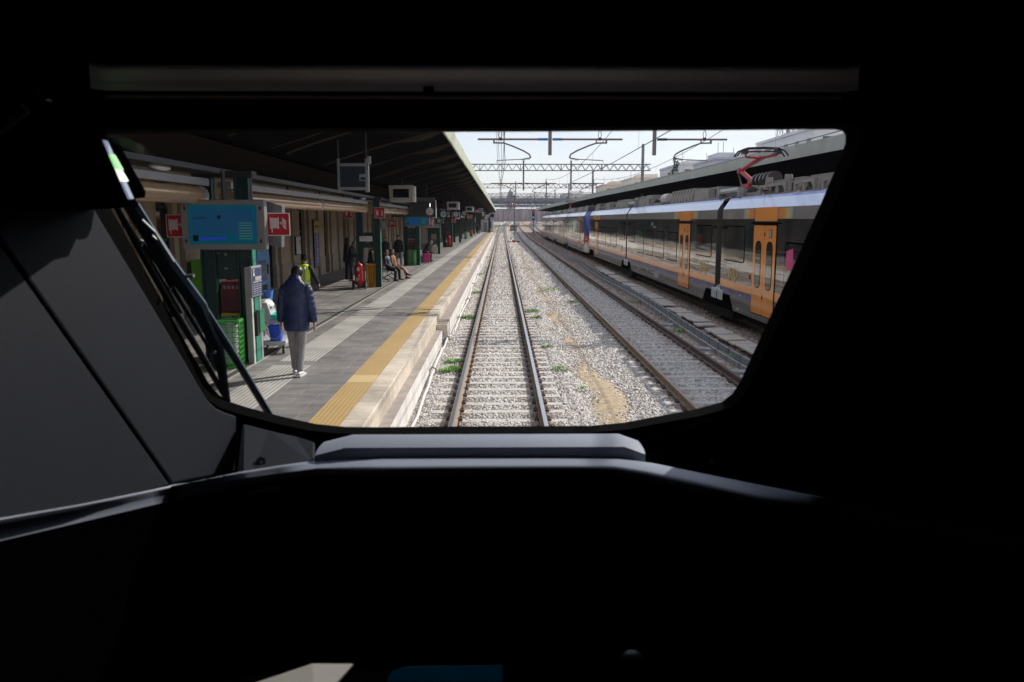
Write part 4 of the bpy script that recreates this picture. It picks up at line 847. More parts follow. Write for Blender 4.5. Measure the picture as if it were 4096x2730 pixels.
    if top:
        q=MB(); f=1.16 if puff else 1.06; tr=[]
        N=44 if puff else 14; a0=hip-up*coat*H; L_=(shd-a0).length
        key=[(0,.104,.086),(.25,.106,.084),(.5,.098,.076),(.75,.108,.078),(.92,.112,.070),(1.0,.105,.06)]
        for i in range(N+1):
            u=i/N
            for (ua,xa,ya),(ub,xb,yb) in zip(key,key[1:]):
                if ua<=u<=ub: w=(u-ua)/(ub-ua); rx=xa+(xb-xa)*w; ry=ya+(yb-ya)*w; break
            m_=1+(.075*(abs(math.sin(math.pi*u*L_/(.115*H/1.75*1.75)))-.5) if puff else 0)
            base=hip-Vector((0,0,1))*(coat*H)*(1-u*L_/(coat*H+1e-6)) if u*L_<coat*H else hip+up*(u*L_-coat*H)
            tr.append((base,rx*H*f/1.06*m_*fat,ry*H*f/1.06*m_*fat))
        tr+=[(shd+up*.02*H,.075*H*f,.05*H*f),(shd+up*.045*H,.045*H*f,.044*H*f),(neck+up*.022*H,.042*H*f,.043*H*f)]
        q.loft(rings(tr,18))
        for k in (0,1):
            a,b,c,d=A[k]; nA=22 if puff else 7; am=.10 if puff else 0; pr=.10
            q.ell(a,(.041*H*f,.042*H*f,.041*H*f),12,8); q.loft(rings(limb(a,b,.044*H*f,.036*H*f,nA,0,am,pr))); q.loft(rings(limb(b-(c-b).normalized()*.01*H,c,.037*H*f,.028*H*f,nA,.05,am,pr)))
        if hood: q.loft(rings([(shd+fw*-.045*H-up*.045*H,.03*H,.02*H),(shd+fw*-.05*H-up*.015*H,.085*H,.04*H),(shd+fw*-.042*H+up*.02*H,.10*H,.048*H),(shd+fw*-.03*H+up*.045*H,.080*H,.055*H),(shd+fw*-.018*H+up*.065*H,.062*H,.052*H),(shd+fw*-.006*H+up*.082*H,.058*H,.055*H)],16))
        o=q.build('jacket',top,t,smooth=True); r_=o.modifiers.new('r','REMESH'); r_.mode='VOXEL'; r_.voxel_size=vox*.75; r_.use_smooth_shade=True
    if vest:
        q=MB(); q.loft(rings([(hip-up*.02*H,.112*H,.09*H),(hip+up*.08*H,.104*H,.082*H),(chest,.116*H,.086*H),(shd-up*.02*H,.120*H,.078*H),(shd+up*.022*H,.085*H,.06*H),(shd+up*.042*H,.052*H,.05*H)],20)); q.build('vest',vest,t,smooth=True)
        q=MB()
        for u0 in (.045,): q.loft(rings([(hip+up*(u0)*H,.1105*H,.0885*H),(hip+up*(u0+.028)*H,.1095*H,.0872*H)],20),0,False)
        for s in (-1,1):
            for f_ in (-1,1): q.bar(hip+up*.07*H+fw*f_*.083*H+Vector((s*.055*H,0,0)),shd+up*.0*H+fw*f_*.077*H+Vector((s*.062*H,0,0)),.028*H,.006)
        q.build('reflective_strip',mat('reflective_grey',(.42,.44,.44),.35,.2,0),t,smooth=True)
    if shoe:
        sm=shoe if isinstance(shoe,(list,tuple)) else (shoe,shoe)
        for k in (0,1):
            an=J[k][2]; q=MB(); q.loft(rings([(an+Vector((0,-.045*H,-.022*H)),.018*H,.018*H),(an+Vector((0,-.02*H,-.018*H)),.026*H,.026*H),(an+Vector((0,.03*H,-.022*H)),.029*H,.022*H),(an+Vector((0,.085*H,-.030*H)),.029*H,.014*H),(an+Vector((0,.11*H,-.033*H)),.016*H,.008*H)])); q.loft([[an+Vector((.03*H*a,b*H,z_*H)) for a,b in ((-.8,-.055),(.8,-.055),(1.1,.03),(1,.10),(.4,.118),(-.4,.118),(-1,.10),(-1.1,.03))] for z_ in (-.044,-.030)],1)
            if legs[k][0]>60 or bare: q.tube([an+Vector((0,0,-.015*H)),an+(J[k][1]-an).normalized()*.05*H],[.027*H,.027*H],10)
            q.build('shoe',sm,t,smooth='auto')
    return t,J,A,hip,H
navyj=mat('navy_puffer',(.012,.022,.085),.42,0,.25,9,.25,60); gpants=mat('grey_trousers',(.28,.275,.27),.8,0,.12,14,.3,40); sneak=mat('white_sneaker',(.62,.60,.60),.5,0,.25,25); sole=mat('white_sole',(.70,.69,.67),.6,0,0); hblack=mat('black_hair',(.010,.009,.009),.35,0,.3,40); hgrey=mat('grey_hair',(.24,.24,.25),.5,0,.2,40); hbrown=mat('brown_hair',(.085,.045,.022),.45,0,.3,30)
random.seed(21)
WM=person('man in navy puffer coat and grey trousers, walking away with a white sneaker raised',-3.51,13.62,P0,R(-4),H=1.87,lean=4,legs=((8,4),(-7,8)),arms=((-2,14,12),(-2,12,16)),top=navyj,bottom=gpants,shoe=(sneak,sole),hair=hblack,coat=.105,puff=1,headpitch=20,headyaw=-12,vox=.012,hood=True,fat=1.0,legspread=(-2.2,-2.2))
ph_=WM[2][0][2]+Vector((-.015,.02,-.09)); MB().box(-.012,.012,-.035,.035,-.07,.06).build('phone',mat('phone_blue',(.25,.35,.5),.3,0,0),WM[0]).location=ph_
hiv=mat('hi_vis_yellow',(.66,.88,.02),.6,0,.08,6,.3,20); dnavy=mat('dark_navy_cloth',(.010,.014,.022),.8,0,.2,12); dbl=mat('charcoal_cloth',(.014,.015,.017),.85,0,.25,10); dgr=mat('dark_olive_cloth',(.022,.028,.026),.85,0,.2,10); jean=mat('grey_jeans',(.20,.20,.22),.85,0,.15,9); djean=mat('blue_jeans',(.022,.038,.07),.85,0,.2,9); shoeb=mat('dark_shoe',(.015,.012,.012),.5,0,.2,9)
person('worker in yellow hi-vis vest with grey reflective strips, walking away',-5.50,22.3,P0,R(-12),H=1.70,lean=5,legs=((-12,10),(16,4)),arms=((-14,12,10),(16,22,18)),top=dnavy,bottom=dbl,shoe=shoeb,hair=hblack,vest=hiv,coat=.03,headpitch=8)
person('grey haired man in dark jacket and blue jeans, looking down by the red extinguisher',-6.55,35.0,P0,R(-95),H=1.74,lean=6,legs=((-3,4),(6,3)),arms=((10,4,80),(16,4,75)),top=dgr,bottom=djean,shoe=(mat('tan_shoe',(.25,.18,.1),.6,0,.1,9),sole),hair=hgrey,coat=.06,headpitch=26)
person('tall dark clothed man with backpack, standing behind the grey haired man',-6.95,36.1,P0,R(-80),H=1.84,lean=2,legs=((0,2),(3,2)),arms=((0,8,20),(4,8,30)),top=dbl,bottom=dnavy,shoe=shoeb,hair=hblack,coat=.10,headpitch=4,sk=mat('dark_skin',(.07,.04,.03),.5,0,.1,9))
person('grey haired man in black jacket in profile, beside the amber basket',-5.42,33.2,P0,R(-85),H=1.66,lean=8,legs=((0,3),(5,3)),arms=((4,6,12),(6,6,14)),top=dbl,bottom=dbl,shoe=shoeb,hair=hgrey,coat=.06,headpitch=10)
person('seated woman in sunglasses and navy jacket with hands in her lap',-4.93,35.2,P0,R(-110),H=1.68,lean=-14,legs=((84,82),(78,80)),arms=((6,8,62),(8,8,58)),top=mat('blue_cloth',(.018,.026,.065),.6,0,.2,10),bottom=dbl,shoe=shoeb,hair=hbrown,hairlen=.13,glasses=True,headpitch=12,headyaw=-10,coat=.02,legspread=(8,8))
tanc=mat('tan_coat',(.30,.15,.06),.8,0,.15,9); boots=mat('burgundy_boot',(.07,.022,.024),.45,0,.2,9)
person('seated woman in tan coat with bare crossed legs and burgundy boots',-4.88,36.6,P0,R(-105),H=1.70,lean=-12,legs=((82,62),(92,48)),arms=((10,8,50),(14,8,45)),top=tanc,bottom=None,shoe=boots,hair=hbrown,hairlen=.10,headpitch=8,coat=.09,bare=True,sk=skin2,legspread=(2,2))
person('man in dark open jacket and grey jeans standing facing the camera',-5.72,44.8,P0,R(176),H=1.80,legs=((-3,4),(6,3)),arms=((2,9,10),(0,10,8)),top=dbl,bottom=jean,shoe=shoeb,hair=hbrown,coat=.05,headpitch=12)
person('woman in long dark parka standing near the navy suitcase',-6.40,44.4,P0,R(165),H=1.70,legs=((0,2),(3,2)),arms=((12,10,40),(6,8,20)),top=dgr,bottom=dbl,shoe=shoeb,hair=hbrown,hairlen=.07,coat=.16,headpitch=4)
person('person in bright orange safety jacket, mostly hidden behind the parka woman',-6.66,43.6,P0,R(60),H=1.66,legs=((0,2),(6,3)),arms=((2,9,10),(4,9,8)),top=mat('safety_orange',(.62,.10,.01),.6,0,.1,8),bottom=dbl,shoe=shoeb,hair=hblack,coat=.04)
person('balding man in dark clothes bent forward by the pink suitcase',-4.92,51.2,P0,R(-100),H=1.74,lean=34,legs=((76,80),(70,78)),arms=((10,6,40),(16,6,40)),top=dbl,bottom=dbl,shoe=shoeb,hair=hgrey,headpitch=12,coat=.03)
t=thing('stool','low grey seat block under the balding man','seat',(-5.02,51.2,P0)); MB().box(-.3,.25,-.3,.3,0,.08).box(-.25,.2,-.25,.25,.08,.40).build('block',greym,t,bevel=.02)
person('distant dark figure standing at the platform edge side of the columns',-4.3,150,P0,R(180),H=1.78,legs=((0,2),(5,2)),arms=((2,8,8),(2,8,8)),top=dbl,bottom=djean,shoe=shoeb,hair=hblack,vox=.03)
# ---------------------------------------------------------------- the parked trains
TX=8.6; HW=1.45
def wavy(name,col,rough,metal,bump=.014,coat=.6):
    m=bpy.data.materials.new(name); m.use_nodes=True; n=m.node_tree.nodes; l=m.node_tree.links.new; b=n['Principled BSDF']
    b.inputs['Base Color'].default_value=(*col,1); b.inputs['Roughness'].default_value=rough; b.inputs['Metallic'].default_value=metal; b.inputs['Coat Weight'].default_value=coat; b.inputs['Coat Roughness'].default_value=.05
    t=n.new('ShaderNodeTexCoord'); mp=n.new('ShaderNodeMapping'); mp.inputs['Scale'].default_value=(1,.13,2.0); l(t.outputs['Object'],mp.inputs[0])
    z=n.new('ShaderNodeTexNoise'); z.inputs['Scale'].default_value=1.6; z.inputs['Detail'].default_value=2.5; l(mp.outputs[0],z.inputs['Vector'])
    u=n.new('ShaderNodeBump'); u.inputs['Strength'].default_value=bump*10; u.inputs['Distance'].default_value=.05; l(z.outputs['Fac'],u.inputs['Height']); l(u.outputs[0],b.inputs['Normal']); l(u.outputs[0],b.inputs['Coat Normal'])
    z2=n.new('ShaderNodeTexNoise'); z2.inputs['Scale'].default_value=3; z2.inputs['Detail'].default_value=6; l(t.outputs['Object'],z2.inputs['Vector'])
    r=n.new('ShaderNodeMapRange'); r.inputs[3].default_value=rough*.7; r.inputs[4].default_value=rough*1.7; l(z2.outputs['Fac'],r.inputs[0]); l(r.outputs[0],b.inputs['Roughness'])
    return m
mbody=wavy('train_dark_grey',(.016,.020,.025),.05,.06,.014,.55); mskirt=wavy('train_skirt_grey',(.095,.09,.082),.3,.1); mblue=wavy('train_blue_stripe',(.045,.05,.16),.3,0); morg=wavy('train_orange',(.82,.26,.008),.3,0,.003); mgrey=wavy('train_upper_grey',(.20,.185,.17),.28,.1); mwhite=wavy('train_white_band',(.58,.66,.86),.3,0,.008); mroof=mat('train_roof',(.20,.19,.18),.7,0,.2,4)
mwin=wavy('train_window',(.006,.009,.011),.04,.0,.010,.30); equip=mat('roof_equipment',(.24,.215,.19),.65,0,.22,4); equipd=mat('roof_equipment_dark',(.09,.085,.08),.7,.1,.2,5); panred=mat('pantograph_red',(.40,.035,.035),.5,.1,.25,6); gap_b=mat('gangway_black',(.0022,.0022,.003),.95,0,.1,5,spec=.0); bogie=mat('bogie_dark',(.012,.010,.009),.9,.0,.3,6,spec=.1); lite=mat('lettering_pale',(.5,.5,.48),.5,0,0); yel=mat('lettering_amber',(.92,.58,.12),.5,0,0)
fade=bpy.data.materials.new('header_fade'); fade.use_nodes=True; n=fade.node_tree.nodes; l=fade.node_tree.links.new; b=n['Principled BSDF']; b.inputs['Roughness'].default_value=.3
t=n.new('ShaderNodeTexCoord'); sx=n.new('ShaderNodeSeparateXYZ'); l(t.outputs['Generated'],sx.inputs[0]); r=n.new('ShaderNodeValToRGB'); e=r.color_ramp.elements; e[0].color=(.60,.17,.02,1); e[1].color=(.20,.185,.17,1); k=e.new(.42); k.color=(.60,.22,.03,1); k=e.new(.6); k.color=(.50,.38,.12,1); k=e.new(.82); k.color=(.33,.32,.29,1); l(sx.outputs[1],r.inputs[0]); l(r.outputs[0],b.inputs['Base Color'])
def shell(q,y0,y1,ys=(0,)):
    pts=[(-1.45,.42),(-1.45,.88),(-1.45,1.07),(-1.45,1.30),(-1.45,3.22),(-1.44,3.53),(-1.255,3.805),(-1.21,3.87),(-.95,3.95),(.95,3.95),(1.21,3.87),(1.255,3.805),(1.44,3.53),(1.45,3.22),(1.45,1.30),(1.45,1.07),(1.45,.88),(1.45,.42)]
    q.loft([[(x,y,z) for x,z in pts] for y in (y0,y1)],[0,1,2,3,4,5,8,6,6,6,8,5,4,3,2,1,0,7])
SHM=[mskirt,mblue,morg,mbody,mgrey,mwhite,mroof,bogie,wavy('train_roof_blue',(.10,.17,.52),.3,0,.008)]
def rrect(y0,y1,z0,z1,r,k=5):
    P_=[]
    for cy,cz,a0 in ((y1-r,z1-r,0),(y0+r,z1-r,90),(y0+r,z0+r,180),(y1-r,z0+r,270)):
        for i in range(k+1): a=R(a0+90*i/k); P_.append((cy+r*math.cos(a),cz+r*math.sin(a)))
    return P_
def window(p,y0,y1,z0,z1,r=.13,bar=False):
    o=MB(); o.prism([(-1.457,y,z) for y,z in rrect(y0,y1,z0,z1,r)],(.02,0,0)); w=o.build('window',gap_b,p)
    o=MB(); o.prism([(-1.462,y,z) for y,z in rrect(y0+.035,y1-.035,z0+.035,z1-.035,r-.03)],(.02,0,0)); 
    g=o.build('pane',mwin,p)
def door(p,y0,y1,fadeok=True,num='6',far=False):
    z0,z1=.60,3.05
    d=MB(); d.prism([(-1.462,y,z) for y,z in rrect(y0-.03,y1+.03,z0-.03,z1+.03,.06)],(.02,0,0),1)
    m_=(y0+y1)/2
    for a,b_ in ((y0,m_-.012),(m_+.012,y1)):
        d.prism([(-1.470,y,z) for y,z in rrect(a,b_,z0,z1,.05)],(.02,0,0),0)
        d.prism([(-1.474,y,z) for y,z in rrect(a+.20,b_-.20,1.32,2.62,.18)],(.01,0,0),1); d.prism([(-1.477,y,z) for y,z in rrect(a+.225,b_-.225,1.345,2.595,.16)],(.01,0,0),2)
    d.box(-1.485,-1.47,m_-.05,m_-.02,2.75,2.85,1); d.box(-1.485,-1.47,m_-.05,m_-.02,1.05,1.15,1)
    d.box(-1.478,-1.47,y0+.3,y0+.52,2.72,2.95,4); d.box(-1.481,-1.478,y0+.36,y0+.40,2.75,2.92,5).box(-1.481,-1.478,y0+.43,y0+.47,2.75,2.92,5)
    d.box(-1.53,-1.44,y0-.1,y1+.1,3.09,3.13,1)
    d.prism([(-1.452,y0-.0,3.16),(-1.452,y0,3.215),(-1.442,y0,3.535),(-1.442,y1,3.535),(-1.452,y1,3.215),(-1.452,y1,3.16)],(-.008,0,0),0)
    o=d.build('door',[morg,gap_b,mwin,gpaint,blue,lite],p)
    if fadeok:
        for a,b_,s in ((y0-.06,y0-1.15,-1),(y1+.06,y1+1.15,1)):
            lo,hi=min(a,b_),max(a,b_); f=MB(); f.poly([(0,0,3.23),(0,hi-lo,3.23),(.010,hi-lo,3.50),(.010,0,3.50)][::-1]); fo=f.build('header_fade',fade,p); fo.location=(-1.456,a,0); fo.scale=(1,s,1)
def roofkit(p,y0,y1,seed,kinds):
    rn=random.Random(seed); y=y0
    for kd,L_ in kinds:
        q=MB(); ya,yb=y+.08,y+L_-.08; x0,x1=-1.12,1.1
        if kd=='box':
            h=rn.uniform(.42,.55); q.prism([(x0,ya,3.9),(x0,yb,3.9),(x0+.05,yb,3.9+h),(x0+.05,ya,3.9+h)],(2.1,0,0)); q.box(x0-.012,x0,ya+.2,ya+.2+L_*.25,4.0,4.28,1)
            for k in range(5): q.box(x0-.02,x0-.012,ya+.22,ya+.2+L_*.22,4.02+k*.05,4.045+k*.05)
            o=q.build('roof_box',[equip,equipd],p,bevel=.015)
        elif kd=='fin':
            n_=int(L_/.55)
            for k in range(n_):
                yy=ya+k*.55; q.prism([(x0,yy,3.9),(x0,yy+.42,3.9),(x0,yy+.50,4.12),(x0+.12,yy+.36,4.42),(x0+.12,yy+.22,4.42),(x0,yy+.05,4.1)],(.05,0,0)); q.box(x0+.1,x1,yy+.05,yy+.40,4.35,4.43)
            q.box(x0+.15,x1,ya,yb,3.9,4.3,1); q.build('finned_unit',[equip,equipd],p)
        elif kd=='frame':
            z0=3.9; n_=max(1,round(L_/1.95)); LL=(yb-ya)/n_
            for k in range(n_):
                a_=ya+k*LL+.06; b_=ya+(k+1)*LL-.06
                for xo,hh in ((0,.0),(.30,.08)):
                    X=x0+xo; zt=z0+.28+hh*.8
                    q.prism([(X,b_,z0),(X,b_-.13,z0),(X,b_-.13,zt-.12),(X,b_-.20,zt-.08),(X,a_+.55,zt-.06),(X,a_+.42,zt-.16),(X,a_+.36,z0),(X,a_,z0),(X,a_,zt),(X,b_-.06,zt),(X,b_,zt-.05)],(.055,0,0))
                q.box(x0+.02,x0+.05,a_+.95,a_+1.15,z0,z0+.3); q.box(x0+.1,x0+.28,a_+.4,b_-.2,z0+.02,z0+.10,1)
                for m_ in range(5): q.box(x0-.006,x0+.0,a_+.08,a_+.28,z0+.05+m_*.05,z0+.075+m_*.05,1)
                q.box(x0+.4,x1,a_+.1,b_-.1,z0+.35,z0+.42)
            for yy in (ya+1.0,ya+2.6): q.cyl((x0+.3,yy,z0+.28),(x0+.3,yy,z0+.52),.12,10,0,.10)
            q.box(x0+.4,x1,ya,yb,3.9,4.25,1); q.build('resistor_frame',[equip,equipd],p)
        elif kd=='cyl':
            for k in range(2): yy=ya+.35+k*.6; q.cyl((x0+.1,yy-.25,4.15),(x0+.1,yy+.25,4.15),.22,14); 
            q.box(x0,x1,ya,yb,3.9,4.0,1); q.box(x0+.5,x1,ya,yb,4.0,4.3,1); q.build('air_tank',[mat('tank_pale',(.45,.43,.40),.4,0,.1,5),equipd],p,smooth='auto')
        elif kd=='mini':
            q.box(x0+.05,x0+.75,ya,yb-.1,3.9,4.13); q.box(x0+.04,x0+.05,ya+.1,ya+.5,3.97,4.08,1); q.build('roof_box',[equip,equipd],p,bevel=.015)
        elif kd=='low':
            q.box(x0+.1,x1,ya,yb,3.9,4.02); 
            for k in range(3): q.tube([(x0+.15+.1*k,ya,4.05),(x0+.1+.1*k,(ya+yb)/2,4.2),(x0+.15+.1*k,yb,4.06)],.035,6,1)
            q.cyl((x0+.3,ya+.5,4.0),(x0+.3,ya+.5,4.4),.05,8,1); q.build('cable_run',[equip,black],p)
        y+=L_
def lowfurn(p,y0,y1):
    q=MB(); q.box(-1.15,1.15,y0+2,y1-2,.18,.42,0); q.build('underframe',bogie,p)
def car(root,y0,y1,seed,dr,wins,kinds,pop=None):
    q=MB(); shell(q,y0,y1); b_=q.build('car_body',SHM,root,world=False)
    for a in wins: window(b_,*a)
    if dr: door(b_,dr[0],dr[1],seed<10)
    roofkit(b_,y0+.3,y1,seed,kinds)
    lowfurn(b_,y0,y1)
    if pop: text('lettering','pop',.62,(-1.462,pop,1.60),(R(90),0,R(-90)),yel,b_,ext=.0008,bold=-.006)
    return b_
def gangway(root,y):
    g=MB(); g.box(-1.28,1.28,y-.22,y+.22,.5,3.8); o=g.build('gangway',gap_b,root)
    q=MB()
    for s in (-1,1): q.prism([(-1.47,y+s*.06,.62),(-1.47,y+s*.06,.93),(-1.32,y+s*.06,1.06),(-1.2,y+s*.06,1.06),(-1.2,y+s*.06,.62)],(0,s*.62,0))
    q.build('step_box',mat('step_box_grey',(.46,.48,.50),.5,.1,.1,6),o,bevel=.01)
    q=MB(); q.cyl((-1.35,y-.5,.45),(-1.35,y+.5,.45),.07,8); q.cyl((-1.15,y-1.2,4.12),(-1.15,y+1.1,4.12),.09,10); q.box(-1.24,-1.06,y-1.25,y-1.1,3.9,4.2).box(-1.24,-1.06,y+1.0,y+1.15,3.9,4.2); q.build('damper',steel,o)
    for s in (-1,1): MB().bar((-1.47,y+s*.55,2.95),(-1.56,y+s*.5,2.95),.09).build('mirror_camera',black,o)
    bo=MB(); bo.prism([(-1.40,y-1.9,.42),(-1.40,y-1.5,.78),(-1.40,y+1.5,.78),(-1.40,y+1.9,.42),(-1.40,y+1.7,.12),(-1.40,y-1.7,.12)],(.5,0,0))
    bb=bo.build('bogie',bogie,root)
    q=MB()
    for yy in (y-1.25,y+1.25):
        q.cyl((-.82,yy,.42),(-.68,yy,.42),.42,20); q.cyl((.68,yy,.42),(.82,yy,.42),.42,20)
    q.build('wheel',rust_d,bb,smooth='auto')
    a=MB(); a.prism([(-1.459,y-1.9,.40),(-1.459,y-1.45,.86),(-1.459,y+1.45,.86),(-1.459,y+1.9,.40)],(.015,0,0)); a.build('bogie_opening',gap_b,root)
def pantograph(root,y,z0,up=True):
    if up:
        q=MB(); K=.84; q.box(-.5,.5,y-.2,y+1.9,z0-.10,z0+.06).box(-.35,.35,y+.1,y+.9,z0+.06,z0+.20); q.cyl((0,y+.5,z0+.22),(0,y+2.2,z0+.72),.085,10); q.cyl((0,y+2.2,z0+.74),(0,y+.1,z0+1.04),.07,10); q.box(-.12,.12,y+2.08,y+2.28,z0+.64,z0+.82); q.box(-.2,.2,y+.3,y+.7,z0+.1,z0+.34); q.bar((.25,y+.6,z0+.1),(.1,y+2.1,z0+.55),.05)
        q.tube([(-.55,y-.05,z0+1.24),(-.5,y,z0+1.06),(0,y+.05,z0+1.03),(.5,y,z0+1.12),(.6,y-.05,z0+1.26)],.045,8); p=q.build('pantograph',panred,root)
        h=MB()
        for dy in (-.18,.18):
            pts=[(-.85,y+dy,z0+1.08),(-.72,y+dy,z0+1.24),(-.5,y+dy,z0+1.33),(0,y+dy,z0+1.35),(.5,y+dy,z0+1.33),(.72,y+dy,z0+1.24),(.85,y+dy,z0+1.08)]; h.tube(pts,.028,6)
        h.bar((-.55,y-.18,z0+1.29),(-.55,y+.18,z0+1.29),.05); h.bar((.55,y-.18,z0+1.29),(.55,y+.18,z0+1.29),.05); h.box(-.64,-.46,y-.12,y+.12,z0+1.15,z0+1.29).box(.46,.64,y-.12,y+.12,z0+1.15,z0+1.29); h.bar((-.5,y,z0+1.22),(.5,y,z0+1.24),.05); h.build('collector_head',dsteel,p)
        MB().tube([(.5,y,z0+1.22),(.25,y+.8,z0+1.0),(.08,y+1.8,z0+.80)],.015,5).bar((-.2,y+1.3,z0+.1),(-.1,y+2.1,z0+.6),.04).build('control_rod',dsteel,p)
        q=MB()
        for k in range(9): q.cyl((-.1,y-.15-k*.19,z0+.26),(-.1,y-.26-k*.19,z0+.26),.25 if k%2==0 else .19,16)
        q.build('insulator',mat('insulator_brown',(.05,.03,.03),.35,0,.1,5),p)
    else:
        q=MB(); q.box(-.5,.5,y,y+2.4,z0,z0+.1); q.bar((0,y,z0+.15),(0,y+2.2,z0+.25),.12); q.build('pantograph',panred,root)
def nose(root,ya,d):
    """cab end; d=-1 faces the camera"""
    S_=[(0,1,3.92),(.55,.975,3.80),(1.15,.93,3.30),(1.7,.86,2.5),(2.05,.78,1.6),(2.25,.68,1.0)]
    zl=[.42,.9,1.45,1.75,2.35,1.0]
    q=MB(); rr=[]
    for u,w,zt in S_:
        y=ya+d*u; zz=[.42,.88,1.30,min(1.85,zt-.3),zt-.35 if zt>2.3 else zt-.12,zt]
        X=[1.45*w]*4+[1.42*w,1.05*w]
        rr.append([(-x,y,z) for x,z in zip(X,zz)]+[(x,y,z) for x,z in zip(X[::-1],zz[::-1])])
    q.loft(rr,[0,0,1,2,2,2,2,2,1,0,0,3]); o=q.build('cab_nose',[mgrey,mat('nose_red',(.55,.06,.06),.3,0,.05,3),mat('nose_blue',(.03,.055,.30),.25,0,.05,3),bogie],root,smooth='auto')
    MB().prism([(-1.0,ya+d*1.05,3.2),(1.0,ya+d*1.05,3.2),(.9,ya+d*1.95,1.95),(-.9,ya+d*1.95,1.95)],(0,d*.12,.06)).build('windscreen',mwin,o)
    for s in (-1,1): MB().box(min(s*.62,s*.9),max(s*.62,s*.9),ya+d*2.0-.12,ya+d*2.0+.12,1.12,1.3).build('headlight',glassd,o)
    MB().box(-1.46,-1.40,ya+d*.25-.1,ya+d*.25+.1,1.3,1.7).build('camera',black,o)
    MB().tube([(-1.47,ya+d*.1,1.0),(-1.40,ya+d*1.0,1.45),(-1.26,ya+d*1.75,1.62)],.035,6).build('amber_line',morg,o)
t1=thing('regional_train','dark grey regional train with orange doors, filling the space under the platform canopy','train',(TX,0,0),0)
LOW=lambda s:[(a+s,b+s,1.5,2.70) for a,b in ((32.75,34.8),(35.35,37.4),(37.9,39.85),(40.4,42.35))]
carB_w=[(27.3,29.5,1.92,3.02)]+LOW(0)+[(43.2,45.4,2.0,3.08)]
car(t1,26.74,45.84,1,(30.46,32.3),carB_w,[('mini',1.0),('box',3.6),('fin',4.6),('cyl',2.0),('low',2.2),('box',1.6),('fin',2.6),('box',1.2)],28.3)
car(t1,7.0,26.08,2,(20.87,22.71),[(23.58,25.74,1.92,3.02),(17.9,20.2,1.30,2.65),(15,17.3,1.3,2.65),(12,14.4,1.3,2.65),(9,11.4,1.3,2.65)],[('frame',4.0),('frame',4.0),('frame',5.6),('frame',2.8),('low',1.5),('mini',1.0)],24.65)
car(t1,46.28,65.6,3,(59.6,61.4),[(46.7,48.9,2.0,3.05)]+[(a,a+2.0,1.5,2.70) for a in (50,52.6,55.2,57.2)]+[(62.1,64.2,1.9,3.0)],[('box',2.0),('fin',4.4),('low',2),('box',3),('frame',4),('fin',3)],47.8)
gangway(t1,26.4); gangway(t1,46.06); nose(t1,65.6,1)
g2=MB().prism([(-1.459,62.0,.40),(-1.459,62.5,.86),(-1.459,65.2,.86),(-1.459,65.6,.40)],(.015,0,0)).build('bogie_opening',gap_b,t1)
pantograph(t1,27.0,4.2,True)
q=MB(); q.box(-1.462,-1.455,41.6,41.75,.62,.74); 
for k in range(4): q.box(-1.462,-1.455,36.4+k*.3,36.6+k*.3,.55,.80)
q.box(-1.462,-1.455,37.7,38.3,.72,.76).box(-1.462,-1.455,23.9,24.1,.5,.56); q.build('running_number',lite,t1)
text('lettering','ETR',.22,(-1.462,39.3,.72),(R(90),0,R(-90)),lite,t1)
q=MB(); q.tube([(-1.463,38.2,2.92),(-1.463,38.2,3.08)],.03,6); q.box(-1.465,-1.458,37.3,37.9,2.84,2.88); q.build('operator_mark',lite,t1)
MB().box(-1.47,-1.455,22.95,23.05,1.5,1.62).build('emergency_handle',sred,t1)
for yy in (23.8,29.9,44.2): MB().box(-1.467,-1.455,yy-.04,yy+.04,1.98-1.05,2.05-1.05).build('marker',lite,t1)
MB().prism([(-1.465,19.55,1.95),(-1.465,20.05,1.95),(-1.465,20.05,2.42),(-1.465,19.6,2.5)],(.002,0,0)).build('pink_seat_cover',pink,t1)
t2=thing('regional_train','second train with blue and red cab nose coupled behind the nearer train','train',(TX,0,0),0)
y=70.1; first=None
nose(t2,70.1,-1)
cb=car(t2,70.1,88.5,12,(73.2,75.0),[(70.8,72.6,1.9,3.0),(76,78,1.5,2.7),(78.6,80.6,1.5,2.7),(81.2,83.2,1.5,2.7),(85.6,87.8,2.0,3.0)],[('fin',3.4),('box',3),('fin',3),('low',2),('box',3),('cyl',2),('box',1.6)])
for yy in (88.9,107.4,125.9):
    c=copy_tree(cb,t2); c.location.y=yy-70.1; gangway(t2,yy-.2)
pantograph(t2,99,4.2,True)
# ---------------------------------------------------------------- overhead line, far yard, town
gal=mat('mast_grey',(.26,.25,.24),.6,.2,.12,3); tubeb=mat('weathered_tube',(.22,.18,.16),.6,.1,.15,4); insb=mat('insulator_blue',(.05,.20,.42),.3,0,.1,6); insd=mat('insulator_grey_green',(.07,.10,.09),.35,0,.1,6)
GY=[29,63.5,98,132.5,167,202]
GN=['with blue insulators, overhanging the first hanging screen and the pantograph','second from the driver, its lattice beam spanning above the hi-tension wires','third from the driver, a little beyond the coupled train noses','fourth from the driver, over the far train','fifth from the driver, close before the road bridge','sixth from the driver, seen small against the road bridge']
GN[0]='whose drop tubes carry blue insulators, closest to the cab window'; GN[1]='with lattice beam across the sky, next after the blue insulators'
def truss(q,x0,x1,y,z0,z1,step,w=.042):
    for z in (z0,z1):
        for dy in (-.22,.22): q.box(x0,x1,y+dy-w*.6,y+dy+w*.6,z-w*.6,z+w*.6)
    n_=int((x1-x0)/step)
    for k in range(n_):
        a=x0+(x1-x0)*k/n_; b=x0+(x1-x0)*(k+1)/n_; m_=(a+b)/2
        for dy in (-.22,.22): q.bar((a,y+dy,z0),(m_,y+dy,z1),w*.8); q.bar((m_,y+dy,z1),(b,y+dy,z0),w*.8)
        if k%5==0: q.box(a-w/2,a+w/2,y-.22,y+.22,z0,z1)
